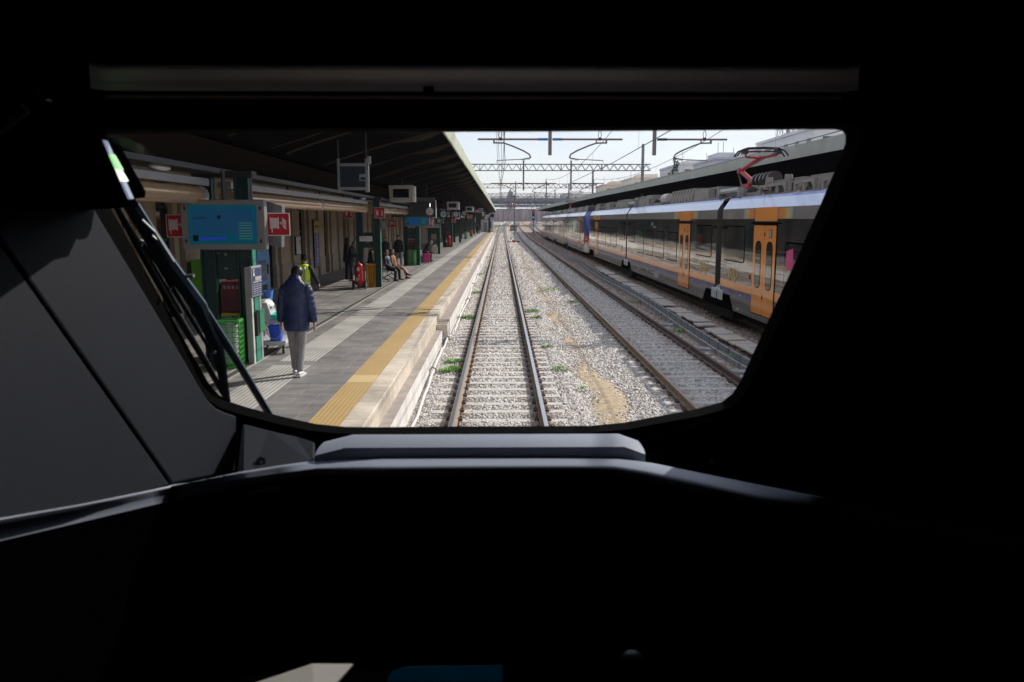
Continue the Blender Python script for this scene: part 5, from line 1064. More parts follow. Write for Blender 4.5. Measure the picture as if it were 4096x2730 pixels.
for i,gy in enumerate(GY):
    zz=zg(gy)
    t=thing('overhead_gantry','grey steel overhead line gantry '+GN[i],'gantry',(0,gy,0),0,'overhead line gantries')
    q=MB(); truss(q,-8.0,17.8 if i==0 else 11.6,0,6.98+zz,7.46+zz,.62); q.build('lattice_beam',gal,t)
    mx_=17.2 if i==0 else 11.0; MB().cyl((mx_,0,-.4),(mx_,0,9.0+zz),.14,10,0,.11).build('mast',gal,t)
    for dx,sides in ((1.72,(-1,1)),(5.42,(1,))):
        q=MB(); q.box(dx-.06,dx+.06,-.06,.06,5.46+zz,7.75+zz); d=q.build('drop_post',tubeb,t)
        for s in sides:
            e=2.55; q=MB(); q.cyl((dx+s*.12,-.1,6.0+zz),(dx+s*e,-.1,6.0+zz),.035,8); q.build('support_tube',tubeb,d)
            MB().cyl((dx+s*.08,-.1,6.0+zz),(dx+s*.42,-.1,6.0+zz),.045,10).build('insulator',insb if dx<3 and i==0 else dsteel,d)
            a0=dx+s*1.98; q=MB(); q.tube([(a0,-.1,5.88+zz),(a0-s*.35,-.1,5.87+zz),(a0-s*.62,-.1,5.78+zz),(a0-s*1.05,-.1,5.60+zz),(a0-s*1.25,-.1,5.48+zz),(a0-s*1.30,-.1,5.36+zz)],.028,7)
            q.box(a0-.03,a0+.03,-.13,-.07,5.85+zz,6.0+zz).box(a0-s*.35-.02,a0-s*.35+.02,-.13,-.07,5.86+zz,5.99+zz); q.build('registration_arm',tubeb,d)
            q=MB()
            for k in range(5): x=a0-s*(1.27-.06*k); q.cyl((x,-.1,5.35-.012*k+zz),(x+s*.02,-.1,5.345-.012*k+zz),.045,8)
            q.cyl((a0-s*1.27,-.1,5.35+zz),(a0-s*.95,-.1,5.30+zz),.018,6); q.build('insulator',insd,d)
            MB().tube([(a0-s*.97,-.1,5.31+zz),(a0-s*.10,-.1,5.27+zz),(a0-s*.10,-.1,5.20+zz)],.016,5).build('steady_arm',tubeb,d)
            q=MB(); x=dx+s*1.75
            for k in (-1,1): q.tube([(x+k*.02,-.1,6.02+zz),(x+k*.06,-.1,6.16+zz),(x,-.1,6.36+zz)],.012,5)
            q.box(x-.05,x+.05,-.16,-.04,5.96+zz,6.06+zz); q.build('wire_clamp',dsteel,d)
# wires: contact + messenger + droppers for each track
def wires(label,cx,stag,mess=6.35):
    t=thing('catenary_wire',label,'overhead wire',(0,0,0),0,'overhead contact wires'); q=MB(); q2=MB(); q3=MB(); ys=[-6]+GY+[236,300]; px=[cx+stag*(1 if k%2 else -1) for k in range(len(ys))]
    for k in range(len(ys)-1):
        a,b=ys[k],ys[k+1]; za,zb=zg(a),zg(b)
        q.tube([(px[k],a,5.20+za),(px[k+1],b,5.20+zb)],.012,5)
        pts=[(px[k]+(px[k+1]-px[k])*u,a+(b-a)*u,mess-(mess-5.75)*(1-(2*u-1)**2)+za+(zb-za)*u) for u in [i/12 for i in range(13)]]; q2.tube(pts,.011,5)
        for p in pts[2:-1:2]: q3.bar((p[0],p[1],5.2+zg(p[1])),p,.007)
    q.build('contact_wire',dsteel,t); q2.build('messenger_wire',dsteel,t); q3.build('dropper',gpaint,t)
wires('pair of contact wires above the platform track, rising past the top of the windscreen',.0,.13); wires('overhead wires above the middle track, crossing the sky beside the blue insulators',3.75,.2); wires('overhead wires above the trains, passing the raised red pantograph',7.6,.25)
t=thing('earth_cable','thin bundle of slack cables hanging down near the platform track wires','cable',(-.12,0,0)); q=MB()
for k,(dx,z0) in enumerate(((0,6.5),(.12,6.9),(-.1,7.1))): q.tube([(dx,y,z0-.5*math.sin(math.pi*((y%34.5)/34.5))) for y in range(2,170,4)],.010,5)
q.build('cable',dsteel,t)
# canopy over the trains' other platform
c2=thing('far_platform_canopy','long grey green canopy edge running behind the orange trains','canopy',(9.9,30,0))
fas2=mat('fascia_grey_green',(.40,.415,.36),.7,0,.16,1.2)
pth=[(10.62,8),(10.3,24),(9.0,74),(7.95,190)]
def lo(z): return [(x,y,z) for x,y in pth]
q=MB(); q.loft([[(x,y,5.30),(x+.06,y,5.32),(x+.06,y,5.74),(x,y,5.76)] for x,y in pth]); q.build('fascia',fas2,c2,world=True)
q=MB(); q.loft([[(x+.1,y,5.36),(x+8,y,4.6),(x+8,y,5.2),(x+.1,y,5.70)] for x,y in pth]); q.build('roof_deck',roofm,c2,world=True)
q=MB().box(10.35,10.37,20.5,22.4,5.30,5.7); o=q.build('stencil',mat('stencil_smudge',(.12,.13,.11),.8,0,.5,3),c2,world=True); bpy.data.objects.remove(o)
text('lettering','Sky',.16,(10.33-9.9,23.2-30,5.62),(R(90),0,R(-88.5)),ink,c2)
for k in range(4):
    q=MB().box(0,.004,-.9,0,0,.03); o=q.build('stencil_line',mat('stencil_smudge',(.15,.16,.135),.8,0,.5,9),c2); o.location=(10.325-9.9,23-30-.1,5.55-k*.06)
for y in (14,30,46,62,78,94,110,126): q=MB().box(15.0,15.3,y-.1,y+.1,-.2,4.9); q.build('column',dgreen,c2,world=True)
MB().box(11.2,30,4,195,-.4,.5).build('far_platform',mtile,kind='structure')
t=thing('back_wall','dark shaded wall behind the far platform','wall',(22,0,0)); MB().box(0,.4,0,190,-.3,5.2).build('wall',mat('dark_wall',(.05,.05,.05),.9,0,.2,1),t)
# little yard things
t=thing('relay_box','low grey relay cabinet between the tracks far ahead','cabinet',(2.9,196,zg(196)-.3)); MB().box(-.85,.85,-.5,.5,0,1.15).build('cabinet',gpaint,t,bevel=.03); MB().box(-.95,.95,-.6,.6,1.15,1.35).build('lid',dsteel,t)
t=thing('signal_light','round red signal on a thin mast before the bridge','signal',(2.55,160,0)); MB().cyl((0,0,zg(160)-.3),(0,0,8.2),.06,8).build('mast',dsteel,t); MB().cyl((-.42,-.2,6.3),(-.42,-.1,6.3),.42,20).build('backboard',mat('pale_ring',(.5,.5,.5),.5,0,0),t); MB().cyl((-.42,-.24,6.3),(-.42,-.2,6.3),.33,20).build('lamp',mat('signal_red_lit',(.4,.01,.02),.4,0,0,emit=(.4,.01,.03),es=.2),t); MB().cyl((-.42,-.26,6.3),(-.42,-.24,6.3),.09,12).build('white_spot',litw,t)
t=thing('signal_post','black signal post with red and cyan lights at the end of the far train','signal',(6.6,168,zg(168)-.3)); MB().cyl((0,0,0),(0,0,4.5),.09,8).build('mast',black,t); MB().box(-.25,.25,-.15,.1,3.1,5.1).build('head',black,t,bevel=.05)
MB().cyl((0,-.2,4.7),(0,-.15,4.7),.17,14).build('red_lamp',mat('lamp_red',(.3,0,.02),.4,0,0,emit=(.45,.01,.03),es=.6),t); MB().cyl((0,-.2,3.6),(0,-.15,3.6),.17,14).build('cyan_lamp',mat('lamp_cyan',(0,.2,.3),.4,0,0,emit=(.03,.4,.6),es=.6),t)
t=thing('track_magnet','small red track device lying between sleepers near the switches','track device',(1.9,122,-.2)); MB().box(-.3,.3,-.3,.3,0,.35).build('casing',red,t,bevel=.05); MB().box(.4,.8,-.2,.2,0,.22).box(-.9,-.5,-.2,.2,0,.22).build('block',black,t)
t=thing('switch_lantern','small white point indicator beside the far switches','track device',(1.6,138,-.2)); MB().box(-.2,.2,-.2,.2,0,.55).build('lantern',white,t,bevel=.03)
random.seed(9)
for k,(x,y,h,lb) in enumerate(((-3.2,300,9.5,'thin bare lamp mast on the skyline by the canopy end'),(3.9,236,8.8,'grey lamp post with flat head standing before the bridge parapet'),(11.5,262,9.5,'lamp post with flat head over the bridge, right of the drop tubes' .replace(' right of the drop tubes',' beside the middle drop tube')),(16.5,240,8.2,'short grey mast half hidden by the far canopy end'),(8.0,215,9.0,'tall thin mast in front of the pipe bridge'))):
    t=thing('lamp_mast',lb,'mast',(x,y,zg(y)-.3)); MB().cyl((0,0,0),(0,0,h),.09,7,0,.06).build('pole',gal,t); MB().box(-.5,.5,-.1,.1,h,h+.12).build('head',gal,t)
# stained boundary wall and road bridge
ww=bpy.data.materials.new('stained_wall'); ww.use_nodes=True; n=ww.node_tree.nodes; l=ww.node_tree.links.new; b=n['Principled BSDF']; b.inputs['Roughness'].default_value=.95
t_=n.new('ShaderNodeTexCoord'); mp=n.new('ShaderNodeMapping'); mp.inputs['Scale'].default_value=(.8,.8,.07); l(t_.outputs['Object'],mp.inputs[0]); z=n.new('ShaderNodeTexNoise'); z.inputs['Scale'].default_value=1.4; z.inputs['Detail'].default_value=9; z.inputs['Roughness'].default_value=.7; l(mp.outputs[0],z.inputs['Vector'])
r=n.new('ShaderNodeValToRGB'); e=r.color_ramp.elements; e[0].position=.3; e[0].color=(.13,.11,.12,1); e[1].position=.72; e[1].color=(.55,.47,.47,1); k=e.new(.52); k.color=(.36,.29,.31,1); l(z.outputs['Fac'],r.inputs[0]); l(r.outputs[0],b.inputs['Base Color'])
t=thing('boundary_wall','tall stained pinkish grey wall closing the yard under the bridge','wall',(8,345,2.3)); MB().box(-40,40,0,1,-1,5.2).build('wall',ww,t); MB().box(-40,40,-.2,1.2,5.2,5.5).build('cap',gpaint,t)
br=thing('road_bridge','blue grey road bridge spanning the whole yard in the distance','bridge',(8,262,0)); bc=mat('bridge_concrete',(.20,.235,.28),.8,0,.15,.4); bc2=mat('bridge_concrete_low',(.24,.24,.25),.85,0,.15,.4)
MB().box(-60,70,0,9,9.0,10.1).build('deck',bc,br); MB().box(-60,70,1,8,8.3,9.0).build('girder',bc2,br)
q=MB(); truss(q,-60,70,-.1,10.25,11.2,1.9,.09); q.build('railing',gal,br)
for x in (-22,26,52): MB().box(x-.8,x+.8,1,8,-1,8.4).build('pier',bc2,br)
pb=thing('pipe_bridge','blue lattice pipe bridge slung below the road bridge','pipe bridge',(8,252,0)); pbm=mat('pipe_bridge_blue',(.10,.125,.21),.6,.1,.2,1); q=MB()
truss(q,-40,50,0,7.1,8.35,1.3,.13); truss(q,-40,50,1.8,7.3,8.2,1.6,.11); q.build('lattice',pbm,pb); MB().cyl((-40,.8,7.6),(50,.8,7.6),.2,10).cyl((-40,.8,8.1),(50,.8,8.1),.14,10).build('pipe',bc,pb)
q=MB(); q.loft([[(x,y,6.55-.012*(x-2)**2*(1 if abs(x-2)<14 else 1)) for x in range(-16,21,2)] for y in (0,.5)],0,False,False); q.loft([[(x,y,6.75-.008*(x-2)**2) for x in range(-16,21,2)] for y in (0,.5)],0,False,False)
for x in range(-16,21,2): q.bar((x,.25,6.55-.012*(x-2)**2),(x,.25,6.75-.008*(x-2)**2),.1)
q.build('arched_walkway',gal,pb); 
for x in (-14,22): MB().box(x-.5,x+.5,0,1.8,-1,7.2).build('pier',bc2,pb)
# town
wallc=[(.74,.70,.67),(.68,.66,.65),(.74,.66,.54),(.60,.60,.63),(.66,.56,.45),(.78,.77,.76)]
def house(x,y,w,d,h,k,label,roofthing=None):
    t=thing('apartment_building',label,'building',(x,y,0)); m_=mat('house_wall_%d'%(k%6),wallc[k%6],.85,0,.08,.3)
    MB().box(-w/2,w/2,0,d,-1,h).build('wall',m_,t); MB().box(-w/2-.15,w/2+.15,-.15,d+.15,h,h+.35).build('cornice',m_,t); MB().box(-w*.3,w*.1,d*.2,d*.7,h+.35,h+1.3).build('roof_room',m_,t)
    rn=random.Random(k); nw=max(2,int(w/3)); nf=int((h-2)/3.1); win0=None
    for f in range(max(0,nf-4),nf):
        for c in range(nw):
            xx=-w/2+(c+.5)*w/nw; zz=h-2.4-(nf-1-f)*3.1
            if win0 is None: q=MB(); q.box(-.55,.55,-.05,.0,0,1.5,0).box(-.65,.65,-.12,0,-.1,-.0,1); win0=q.build('window',[mat('far_glass',(.06,.07,.085),.2,0,.2,2),m_],t); o=win0
            else: o=win0.copy(); COL.objects.link(o); o.parent=t
            o.location=(xx,0,zz)
    for f in range(max(0,nf-3),nf):     # balconies on the track side
        zz=h-3.0-(nf-1-f)*3.1; q=MB(); q.box(-w/2-1.1,-w/2,d*.15,d*.75,zz,zz+.14); q.box(-w/2-1.1,-w/2-1.04,d*.15,d*.75,zz+.14,zz+1.0); q.build('balcony',m_,t)
        for c in range(max(2,int(d/4))): MB().box(-w/2-.04,-w/2,1+c*4,2.3+c*4,zz+.2,zz+2.0).build('window',mat('far_glass',(.06,.07,.085),.2,0,.2,2),t)
    q=MB()
    for c in range(3): a=rn.uniform(-w/2,w/2); q.cyl((a,d*.3,h),(a,d*.3,h+rn.uniform(2,3.8)),.04,5)
    q.build('aerial',dsteel,t)
house(45.5,98,16,22,14.0,5,'white apartment block with balconies, biggest one above the canopy lettering')
house(43.6,118,13,16,13.2,0,'stepped white apartment block under the lattice phone mast')
house(36.2,126,6.4,14,12.4,3,'cream flat roofed house directly behind the red pantograph')
house(43,165,14,20,14.2,1,'pale block behind the slender tree on the canopy')
house(38,200,12,18,13.2,2,'yellowish apartment block above the middle of the canopy')
house(36,232,14,18,12.9,4,'sandy apartment block left of the slender tree'.replace(' left of the slender tree',' between yellowish block and tall steel mast'))
house(44,270,18,20,14.5,3,'grey distant apartment block behind the tall steel mast')
house(29,300,12,18,12.5,0,'far pale block near the end of the canopy above the bridge railing')
house(-26,240,10,14,19,4,'brown tower block peeping over the pale green canopy fascia')
house(-14.5,560,9,9,20,3,'hazy low block behind the bridge railing')
mt=thing('phone_mast','grey lattice phone mast on an apartment roof','mast',(39.2,112,13.0)); q=MB()
for sx,sy in ((-1,-1),(1,-1),(1,1),(-1,1)):
    q.bar((sx*1.15,sy*1.15,0),(sx*.95,sy*.95,8),.09)
for k in range(6):
    z0=k*1.3; z1=z0+1.3; r0=1.15-.025*k*1.3; r1=1.15-.025*(k+1)*1.3
    for (a,b) in (((-1,-1),(1,-1)),((1,-1),(1,1)),((1,1),(-1,1)),((-1,1),(-1,-1))): q.bar((a[0]*r0,a[1]*r0,z0),(b[0]*r1,b[1]*r1,z1),.05); q.bar((b[0]*r0,b[1]*r0,z0),(a[0]*r1,a[1]*r1,z1),.05); q.bar((a[0]*r1,a[1]*r1,z1),(b[0]*r1,b[1]*r1,z1),.05)
q.build('lattice',gal,mt); q=MB().cyl((0,0,0),(0,0,8.5),.25,8)
for a in (0,2.1,4.2): q.box(math.cos(a)*1.2-.15,math.cos(a)*1.2+.15,math.sin(a)*1.2-.1,math.sin(a)*1.2+.1,3.5,5.4)
q.build('antenna',gpaint,mt)
st=thing('church_steeple','hazy church tower with pointed grey dome behind the bridge','church',(4.7,430,0)); q=MB(); o8=lambda r,z:[(r*math.cos(a+.39),r*math.sin(a+.39),z) for a in [k*math.pi/4 for k in range(8)]]
q.loft([o8(2.1,-1),o8(2.1,13.6),o8(2.35,13.7),o8(2.35,14.1)]); q.build('tower',mat('far_stone',(.42,.40,.38),.9,0,.1,1),st); MB().loft([o8(2.35,14.1),o8(2.1,15.4),o8(1.4,17.2),o8(.55,18.6),o8(.15,19.4)]).build('dome',mat('far_slate',(.20,.225,.26),.7,0,.1,1),st); MB().cyl((0,0,19.3),(0,0,21.6),.07,6).box(-.5,.5,-.05,.05,21.2,21.4).build('finial',dsteel,st); q=MB(); q.box(-.5,.5,-2.05,-1.9,9,12); q.build('window',mat('far_dark',(.10,.10,.11),.8,0,0),st)
# slender tree growing over the canopy
tr_=thing('slender_tree','thin dark green tree growing up above the far canopy','tree',(19.2,92,0)); bark=mat('bark',(.06,.045,.035),.9,0,.2,6); gl=mat('dark_foliage',(.035,.06,.035),.7,0,.35,3)
pts=[(0,0,-.3),(.1,0,4),(-.05,0,7),(.15,0,8.6),(.35,0,9.8)]; MB().tube(pts,[.12,.1,.08,.06,.03],7).build('trunk',bark,tr_); q=MB(); random.seed(4)
for k in range(900):
    u=random.random(); z0=5.2+5.0*u; cx=.35*u+.25*math.sin(z0*2.2); r=(.85*(1-u)**.8+.22)*(.6+.4*math.sin(z0*3.1)**2); a=random.uniform(0,6.28); d=r*math.sqrt(random.random()); p=Vector((cx+d*math.cos(a),d*math.sin(a),z0)); t_=Vector((random.uniform(-1,1),random.uniform(-1,1),random.uniform(-.6,1))).normalized()*random.uniform(.10,.2); w=t_.cross(Vector((random.random(),random.random(),.3))).normalized()*.05; q.poly([p-t_*.5,p+w,p+t_*.6,p-w])
q.build('crown',gl,tr_)
# ---------------------------------------------------------------- the driver's cab we look out of
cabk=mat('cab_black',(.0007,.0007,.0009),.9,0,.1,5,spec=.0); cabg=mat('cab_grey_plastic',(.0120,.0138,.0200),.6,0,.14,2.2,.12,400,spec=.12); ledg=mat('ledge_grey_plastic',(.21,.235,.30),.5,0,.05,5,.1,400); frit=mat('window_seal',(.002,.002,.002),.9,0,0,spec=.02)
blind=mat('blind_cassette',(.80,.66,.55),.5,0,.14,3,spec=.2)
cab=thing('train_cab','dark train driving cab with wide windscreen, grey side trim and wipers','train cab',(0,1.4,0))
inner=[(-.43,3.392),(.05,3.394),(.43,3.397),(.745,3.400),(.763,3.397),(.774,3.388),(.780,3.372),(.780,3.350),(.771,3.243),(.753,3.074),(.729,2.886),(.708,2.720),(.697,2.681),(.672,2.650),(.592,2.621),(.490,2.597),(.387,2.572),(.280,2.559),(.063,2.558),(-.207,2.558),(-.382,2.556),(-.490,2.558),(-.581,2.570),(-.681,2.600),(-.777,2.635),(-.823,2.656),(-.848,2.683),(-.864,2.722),(-.876,2.803),(-.897,2.947),(-.921,3.115),(-.936,3.226),(-.940,3.300),(-.930,3.360),(-.905,3.384),(-.86,3.389)]
WY=lambda z:4.288-.7317*z
def onW(x,z,o=0): return (x,WY(z)+o,z)
# surround wall with the window opening (real thickness)
cx,cz=-.06,2.99
def outp(x,z):
    dx,dz=x-cx,z-cz; k=max(abs(dx)/1.45,abs(dz)/.82); return (cx+dx/k,cz+dz/k)
q=MB(); N=len(inner)
o1=[outp(*p) for p in inner]
# windscreen surround flares: inner edge at the glass, outer edge well outside
q.loft([[onW(x,z,-.05) for x,z in o1],[onW(x,z,-.05) for x,z in inner],[onW(x,z,.03) for x,z in inner],[onW(x,z,.03) for x,z in o1]],0,False); q.build('window_surround',frit,cab,world=True)
gm=bpy.data.materials.new('windscreen_glass'); gm.use_nodes=True; n=gm.node_tree.nodes; l=gm.node_tree.links.new; n.remove(n['Principled BSDF'])
tb=n.new('ShaderNodeBsdfTransparent'); tb.inputs[0].default_value=(.955,.965,.97,1); gb=n.new('ShaderNodeBsdfGlossy'); gb.inputs['Roughness'].default_value=.01; fz=n.new('ShaderNodeFresnel'); fz.inputs[0].default_value=1.18; mxx=n.new('ShaderNodeMixShader'); l(fz.outputs[0],mxx.inputs[0]); l(tb.outputs[0],mxx.inputs[1]); l(gb.outputs[0],mxx.inputs[2]); 
tcg=n.new('ShaderNodeTexCoord'); nzg=n.new('ShaderNodeTexNoise'); nzg.inputs['Scale'].default_value=5; nzg.inputs['Detail'].default_value=9; nzg.inputs['Roughness'].default_value=.75; l(tcg.outputs['Object'],nzg.inputs['Vector'])
vg=n.new('ShaderNodeTexVoronoi'); vg.inputs['Scale'].default_value=26; l(tcg.outputs['Object'],vg.inputs['Vector']); sg=n.new('ShaderNodeMapRange'); sg.inputs[1].default_value=.06; sg.inputs[2].default_value=.03; sg.inputs[3].default_value=0; sg.inputs[4].default_value=.05; l(vg.outputs['Distance'],sg.inputs[0])
rg_=n.new('ShaderNodeMapRange'); rg_.inputs[1].default_value=.35; rg_.inputs[2].default_value=.8; rg_.inputs[3].default_value=.001; rg_.inputs[4].default_value=.010; l(nzg.outputs['Fac'],rg_.inputs[0]); ag=n.new('ShaderNodeMath'); l(rg_.outputs[0],ag.inputs[0]); l(sg.outputs[0],ag.inputs[1])
dg=n.new('ShaderNodeBsdfDiffuse'); dg.inputs[0].default_value=(.6,.6,.6,1); mg=n.new('ShaderNodeMixShader'); l(ag.outputs[0],mg.inputs[0]); l(mxx.outputs[0],mg.inputs[1]); l(dg.outputs[0],mg.inputs[2]); l(mg.outputs[0],n['Material Output'].inputs[0])
MB().poly([onW(x,z,.0) for x,z in inner]).build('windscreen',gm,cab,world=True)
# shell: roof, floor, walls, back
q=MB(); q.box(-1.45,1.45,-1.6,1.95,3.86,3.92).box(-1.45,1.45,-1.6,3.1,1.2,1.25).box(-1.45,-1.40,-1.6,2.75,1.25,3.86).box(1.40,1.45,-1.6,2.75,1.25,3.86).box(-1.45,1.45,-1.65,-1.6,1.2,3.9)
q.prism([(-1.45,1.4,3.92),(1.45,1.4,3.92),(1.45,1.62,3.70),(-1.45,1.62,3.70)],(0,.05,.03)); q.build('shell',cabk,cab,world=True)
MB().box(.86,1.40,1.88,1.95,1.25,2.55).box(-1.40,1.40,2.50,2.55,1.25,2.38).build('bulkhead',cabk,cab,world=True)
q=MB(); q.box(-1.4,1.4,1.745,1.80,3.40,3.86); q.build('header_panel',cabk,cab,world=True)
# blind cassette (a soffit behind the header) and its rod
q=MB(); q.loft([[(-.492*y,y,z),(-.472*y,y,z-.004),(.415*y,y,z-.004),(.433*y,y,z),(.433*y,y,z+.003),(-.492*y,y,z+.003)] for y,z in ((1.395,3.459),(1.40,3.456),(1.42,3.455),(1.66,3.460),(1.70,3.464))]); q.build('blind_cassette',blind,cab,world=True,smooth='auto')
MB().cyl((-.76,1.60,3.4335),(.66,1.60,3.4335),.003,8).build('blind_rod',blind,cab,world=True)
MB().cyl((-.15,1.60,3.448),(-.13,1.60,3.448),.006,8).build('blind_latch',cabk,cab,world=True)
# side trim panel (A pillar) : plane n.(p-A)=0
A=Vector((-.92,1.88,3.20)); nrm=Vector((.981,-.144,.130)).normalized()
def slab(name,pts,th,m_,par,bev=.006):
    P_=[Vector(p) for p in pts]; nn=Vector((0,0,0))
    for i in range(len(P_)): nn+=(P_[i]-P_[0]).cross(P_[(i+1)%len(P_)]-P_[0])
    nn.normalize(); 
    if nn.dot(Vector((0,0,3.2))-P_[0])>0: nn=-nn
    return MB().prism(pts,tuple(nn*th)).build(name,m_,par,world=True,bevel=bev)
up_=[(-.962,1.560,3.165),(-.825,1.939,2.546),(-.767,2.268,2.474),(-.776,2.334,2.617),(-.793,2.255,2.652),(-.803,2.206,2.677),(-.811,2.176,2.704),(-.817,2.157,2.729),(-.856,2.053,2.907),(-.921,1.873,3.201),(-.950,1.797,3.336),(-.981,1.727,3.489),(-1.003,1.458,3.355)]
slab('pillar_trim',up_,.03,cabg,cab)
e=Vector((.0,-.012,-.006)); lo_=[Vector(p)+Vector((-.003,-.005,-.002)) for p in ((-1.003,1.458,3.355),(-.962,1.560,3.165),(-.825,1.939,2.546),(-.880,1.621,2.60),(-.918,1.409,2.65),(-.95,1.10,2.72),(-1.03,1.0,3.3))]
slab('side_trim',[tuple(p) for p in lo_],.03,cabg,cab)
MB().box(-1.40,-.95,.15,1.5,2.45,3.86).build('side_lining',cabk,cab,world=True)
MB().prism([(.86,1.95,2.5),(1.40,1.95,2.5),(1.40,1.5,3.7),(.86,1.5,3.7)],(0,-.06,0)).build('pillar_lining',cabk,cab,world=True)
# sill between glass and ledge, corner cheeks with screws
q=MB(); q.loft([[(x,2.36,2.47),(x,2.20,2.60),(x,2.155,2.603),(x,2.11,2.602),(x,2.085,2.595),(x,2.08,2.55),(x,2.10,2.45)] for x in (-.50,-.42,0,.33,.385)]); 
q.v=[(x,y+(.0 if -.45<x<.35 else -.01),z-(0 if -.45<x<.35 else .018)) for x,y,z in q.v]
q.build('sill',ledg,cab,world=True,smooth='auto')
slab('corner_cheek',[(-.763,2.30,2.610),(-.685,2.30,2.588),(-.605,2.30,2.567),(-.545,2.27,2.560),(-.52,2.16,2.530),(-.57,2.02,2.508),(-.665,1.97,2.505),(-.70,2.03,2.512)],.03,cabg,cab)
slab('corner_cheek',[(.385,2.20,2.58),(.605,2.305,2.615),(.70,2.279,2.65),(.75,2.2,2.45),(.46,2.10,2.47),(.39,2.09,2.56)],.03,cabk,cab)
for p in ((-.660,2.125,2.545),(.59,2.18,2.52)):
    s_=MB(); pv=Vector(p); d=(Vector((0,0,3.2))-pv).normalized(); s_.cyl(pv-d*.01,pv+d*.004,.013,12,0); s_.cyl(pv+d*.004,pv+d*.007,.006,8,1); s_.build('screw',[black,chrome],cab,world=True)
lu=[(-.942,1.27,.127),(-.918,1.41,.097),(-.88,1.62,.047),(-.825,1.93,-.02),(-.67,1.98),(-.58,2.035),(-.49,2.08),(-.30,2.10),(-.06,2.10),(.17,2.09),(.32,2.08),(.40,2.04),(.50,1.96),(.63,1.86),(.80,1.73),(.97,1.61),(1.2,1.42)]
ld=[(-.968,1.299,.083),(-.941,1.441,.055),(-.898,1.65,.011),(-.83,1.943,-.048),(-.669,1.972,-.02),(-.585,2.022,-.024),(-.486,2.03,-.012),(-.36,1.985),(-.06,1.99),(.16,1.99),(.285,1.985),(.36,1.94),(.47,1.855,.0),(.605,1.785,-.012),(.815,1.76,-.036),(1.0,1.66,-.046),(1.2,1.5,-.05)]
lu=[(*p,0)[:3] for p in lu]; ld=[(*p,0)[:3] for p in ld]
rr=[]
for k,(a,b) in enumerate(zip(lu,ld)):
    A_=Vector((a[0],a[1],2.563+a[2])); B_=Vector((b[0],b[1],2.566+b[2])); up2=Vector((0,0,.006 if k>6 else 0))
    rr.append([A_+Vector((-.06,.02,-.01) if k<4 else (0,.03,-.06)),A_,A_.lerp(B_,.3)+up2,A_.lerp(B_,.85)+up2,B_,B_+Vector((0,.004,-.018))])
r2=[]      # finer steps along the moulding so that it turns smoothly
for p_,q_ in zip(rr,rr[1:]):
    for f_ in (0,.25,.5,.75): r2.append([a.lerp(b,f_) for a,b in zip(p_,q_)])
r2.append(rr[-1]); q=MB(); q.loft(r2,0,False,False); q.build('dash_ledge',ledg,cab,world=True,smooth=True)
q=MB(); q.loft([[(b[0],b[1]+.006,2.555+b[2]),(b[0]*(.985 if b[0]>-.7 else 1.01),b[1]+.012,2.30),(b[0]*(.97 if b[0]>-.7 else 1.03),b[1]-.0,1.9),(b[0]*.97,b[1]+.5,1.9),(b[0],b[1]+.05,2.45),(b[0],b[1]+.012,2.552+b[2])] for b in ld]); q.build('instrument_hood',cabk,cab,world=True)
# desk console right in front of the driver
q=MB(); q.loft([[(x,1.40,2.36-.12*max(0,abs(x-.0)-.33)**1.2),(x,1.15,2.33-.12*max(0,abs(x)-.33)**1.2),(x,1.0,1.9),(x,1.45,1.9)] for x in (-.9,-.6,-.45,-.34,-.2,0,.2,.34,.6,.9)]); q.build('desk_console',cabk,cab,world=True)
slab('sun_patch_panel',[(-.47,1.34,2.366),(-.35,1.372,2.392),(-.275,1.372,2.391),(-.33,1.30,2.352),(-.52,1.30,2.34)],.004,mat('sun_patch_pale',(.62,.60,.57),.7,0,.03,6),cab,0)  # pale panel shaped as the sunlit patch; slanted right side is its shadow edge
deskscr=mat('desk_screen',(.004,.01,.015),.3,0,0,emit=(.0,.003,.0065),es=1.0)
slab('desk_screen',[(-.212,1.372,2.362),(-.205,1.378,2.372),(-.18,1.38,2.379),(.0,1.38,2.381),(.0,1.36,2.34),(-.212,1.36,2.34)],.01,deskscr,cab,0)
MB().ell((.262,1.5,2.322),(.024,.02,.018),14,8).cyl((.262,1.5,2.24),(.262,1.5,2.32),.006,6).build('desk_lamp',mat('desk_lamp_grey',(.02,.02,.028),.4,0,0),cab,world=True,smooth=True)
# camera monitor on the pillar with its lit screen
mp_=[(-1.12,3.54),(-.872,3.379),(-.818,3.229),(-1.06,3.214),(-1.14,3.38)]; kk=1.5/1.8
mo=MB().loft([[(x*kk,1.5,3.2+(z-3.2)*kk) for x,z in mp_],[(x,1.8,z) for x,z in mp_],[(x,1.84,z) for x,z in mp_]]).build('camera_monitor',cabk,cab,world=True)
def edge(u): a=Vector((-.877,1.80,3.386)); b=Vector((-.820,1.80,3.234)); return a.lerp(b,u)+Vector((.003,-.002,.0))
for a,b,mn,mm in ((.10,.93,'screen_bezel',mat('screen_edge',(.10,.12,.15),.4,0,0,emit=(.10,.12,.17),es=1.0)),(.30,.52,'green_screen',mat('green_lit',(.02,.1,.02),.4,0,0,emit=(.25,.55,.22),es=1.0)),(.50,.68,'white_screen',mat('white_lit',(.1,.1,.08),.4,0,0,emit=(.85,.95,.75),es=1.0))):
    k=0 if 'bezel' in mn else .0015; p0,p1=edge(a),edge(b); dx=Vector((.0035 if 'bezel' in mn else .008,0,.002)); MB().prism([p0+Vector((k-.001,-k,0)),p1+Vector((k-.001,-k,0)),p1+dx+Vector((k,-k,0)),p0+dx*(.55)+Vector((k,-k,0))],(0,.02,0)).build(mn,mm,mo).data.transform(Matrix.Translation((0,-1.4,0)))
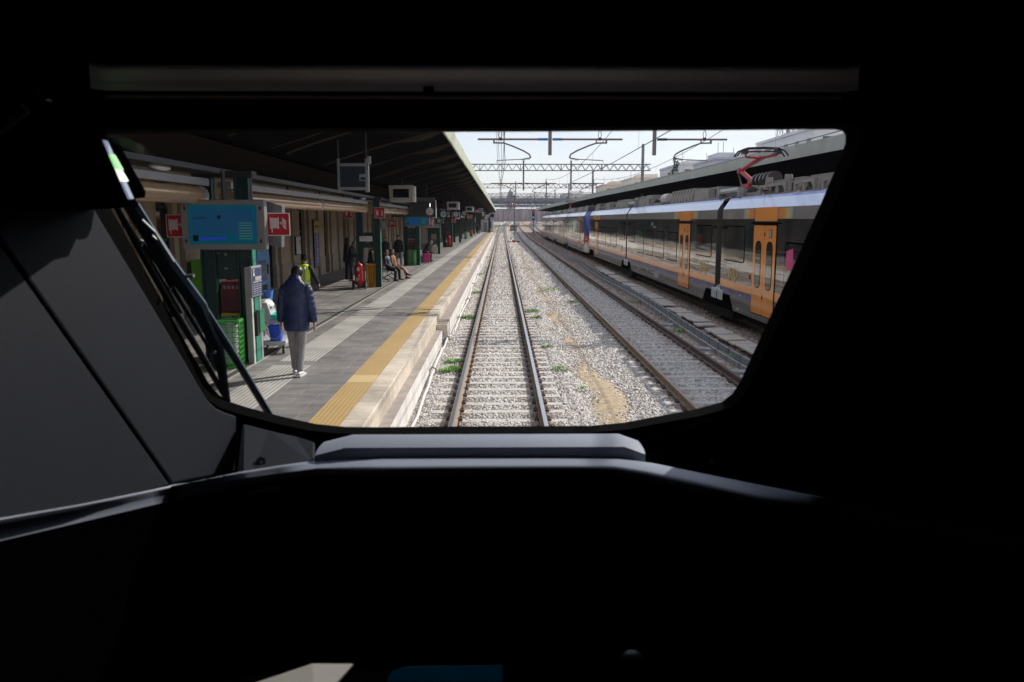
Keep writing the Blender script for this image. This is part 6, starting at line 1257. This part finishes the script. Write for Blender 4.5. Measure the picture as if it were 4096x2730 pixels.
MB().prism([(-.90,1.87,3.387),(-.882,1.87,3.383),(-.825,1.87,3.266),(-.826,1.87,3.251),(-.85,1.87,3.248),(-.88,1.87,3.264)],(0,.03,0)).build('monitor_bracket',cabk,cab,world=True,bevel=.004)
MB().prism([(-.797,1.4,3.418),(-.785,1.4,3.418),(-.781,1.4,3.410),(-.765,1.4,3.402),(-.767,1.4,3.398),(-.786,1.4,3.406)],(0,.02,0)).build('coat_hook',white,cab,world=True)
MB().tube([(-1.0,1.38,3.27),(-.85,1.4,3.35),(-.80,1.4,3.385)],.010,8).build('grab_rail',blind,cab,world=True)
# wipers outside the glass
wpm=mat('wiper_blue_black',(.055,.085,.12),.35,.3,.1,5); wpr=mat('wiper_rubber',(.07,.078,.07),.5,0,.1,9)
for nm,pts,r,m_ in (('wiper_arm',[(-.926,2.039,3.238),(-.890,2.150,3.086),(-.849,2.238,2.966),(-.838,2.340,2.826),(-.868,2.484,2.629)],[.024,.027,.028,.021,.012],wpm),('wiper_arm',[(-.889,2.137,3.104),(-.846,2.219,2.992),(-.808,2.329,2.841),(-.749,2.519,2.582)],[.010,.014,.016,.015],wpm),('wiper_blade',[(-.964,2.039,3.238),(-.946,2.137,3.104),(-.921,2.249,2.950),(-.890,2.373,2.782),(-.867,2.481,2.634)],[.010,.012,.013,.012,.009],wpr),('wiper_link',[(-.933,2.111,3.139),(-.904,2.190,3.031),(-.880,2.277,2.912),(-.860,2.345,2.815)],[.005,.008,.008,.006],dsteel),('wiper_link',[(-.955,2.06,3.21),(-.925,2.17,3.06),(-.905,2.26,2.94)],[.004,.005,.005],dsteel)):
    MB().tube(pts,r,8,0,.6).build(nm,m_,cab,world=True,smooth='auto')
q=MB(); q.cyl((-.865,2.17,3.048),(-.829,2.168,3.051),.005,8); q.build('wiper_pin',steel,cab,world=True)
q=MB()
for p in ((-.870,2.19,3.035),(-.845,2.335,2.82),(-.938,2.11,3.14),(-.842,2.355,2.81),(-.905,2.20,3.02)): q.ell(p,(.008,.008,.010),8,5)
q.build('wiper_pivot',chrome,cab,world=True,smooth=True)
q=MB()
for a,b in ((-.905,3.20),(-.895,3.16)): q.tube([(a,WY(b)+.10,b),(a+.02,WY(b-.03)+.10,b-.03),(a+.03,WY(b-.07)+.10,b-.07)],.004,5)
q.build('wiper_hose',gpaint,cab,world=True)
# ---------------------------------------------------------------- thin morning haze over the yard
hz=bpy.data.materials.new('haze'); hz.use_nodes=True; n=hz.node_tree.nodes; n.remove(n['Principled BSDF']); pv=n.new('ShaderNodeVolumePrincipled')
pv.inputs['Color'].default_value=(.93,.95,1,1); pv.inputs['Density'].default_value=.00016; pv.inputs['Anisotropy'].default_value=.0
hz.node_tree.links.new(pv.outputs[0],n['Material Output'].inputs['Volume'])
o=MB().box(-110,110,-60,640,-1.5,32).build('haze',hz,kind='stuff')
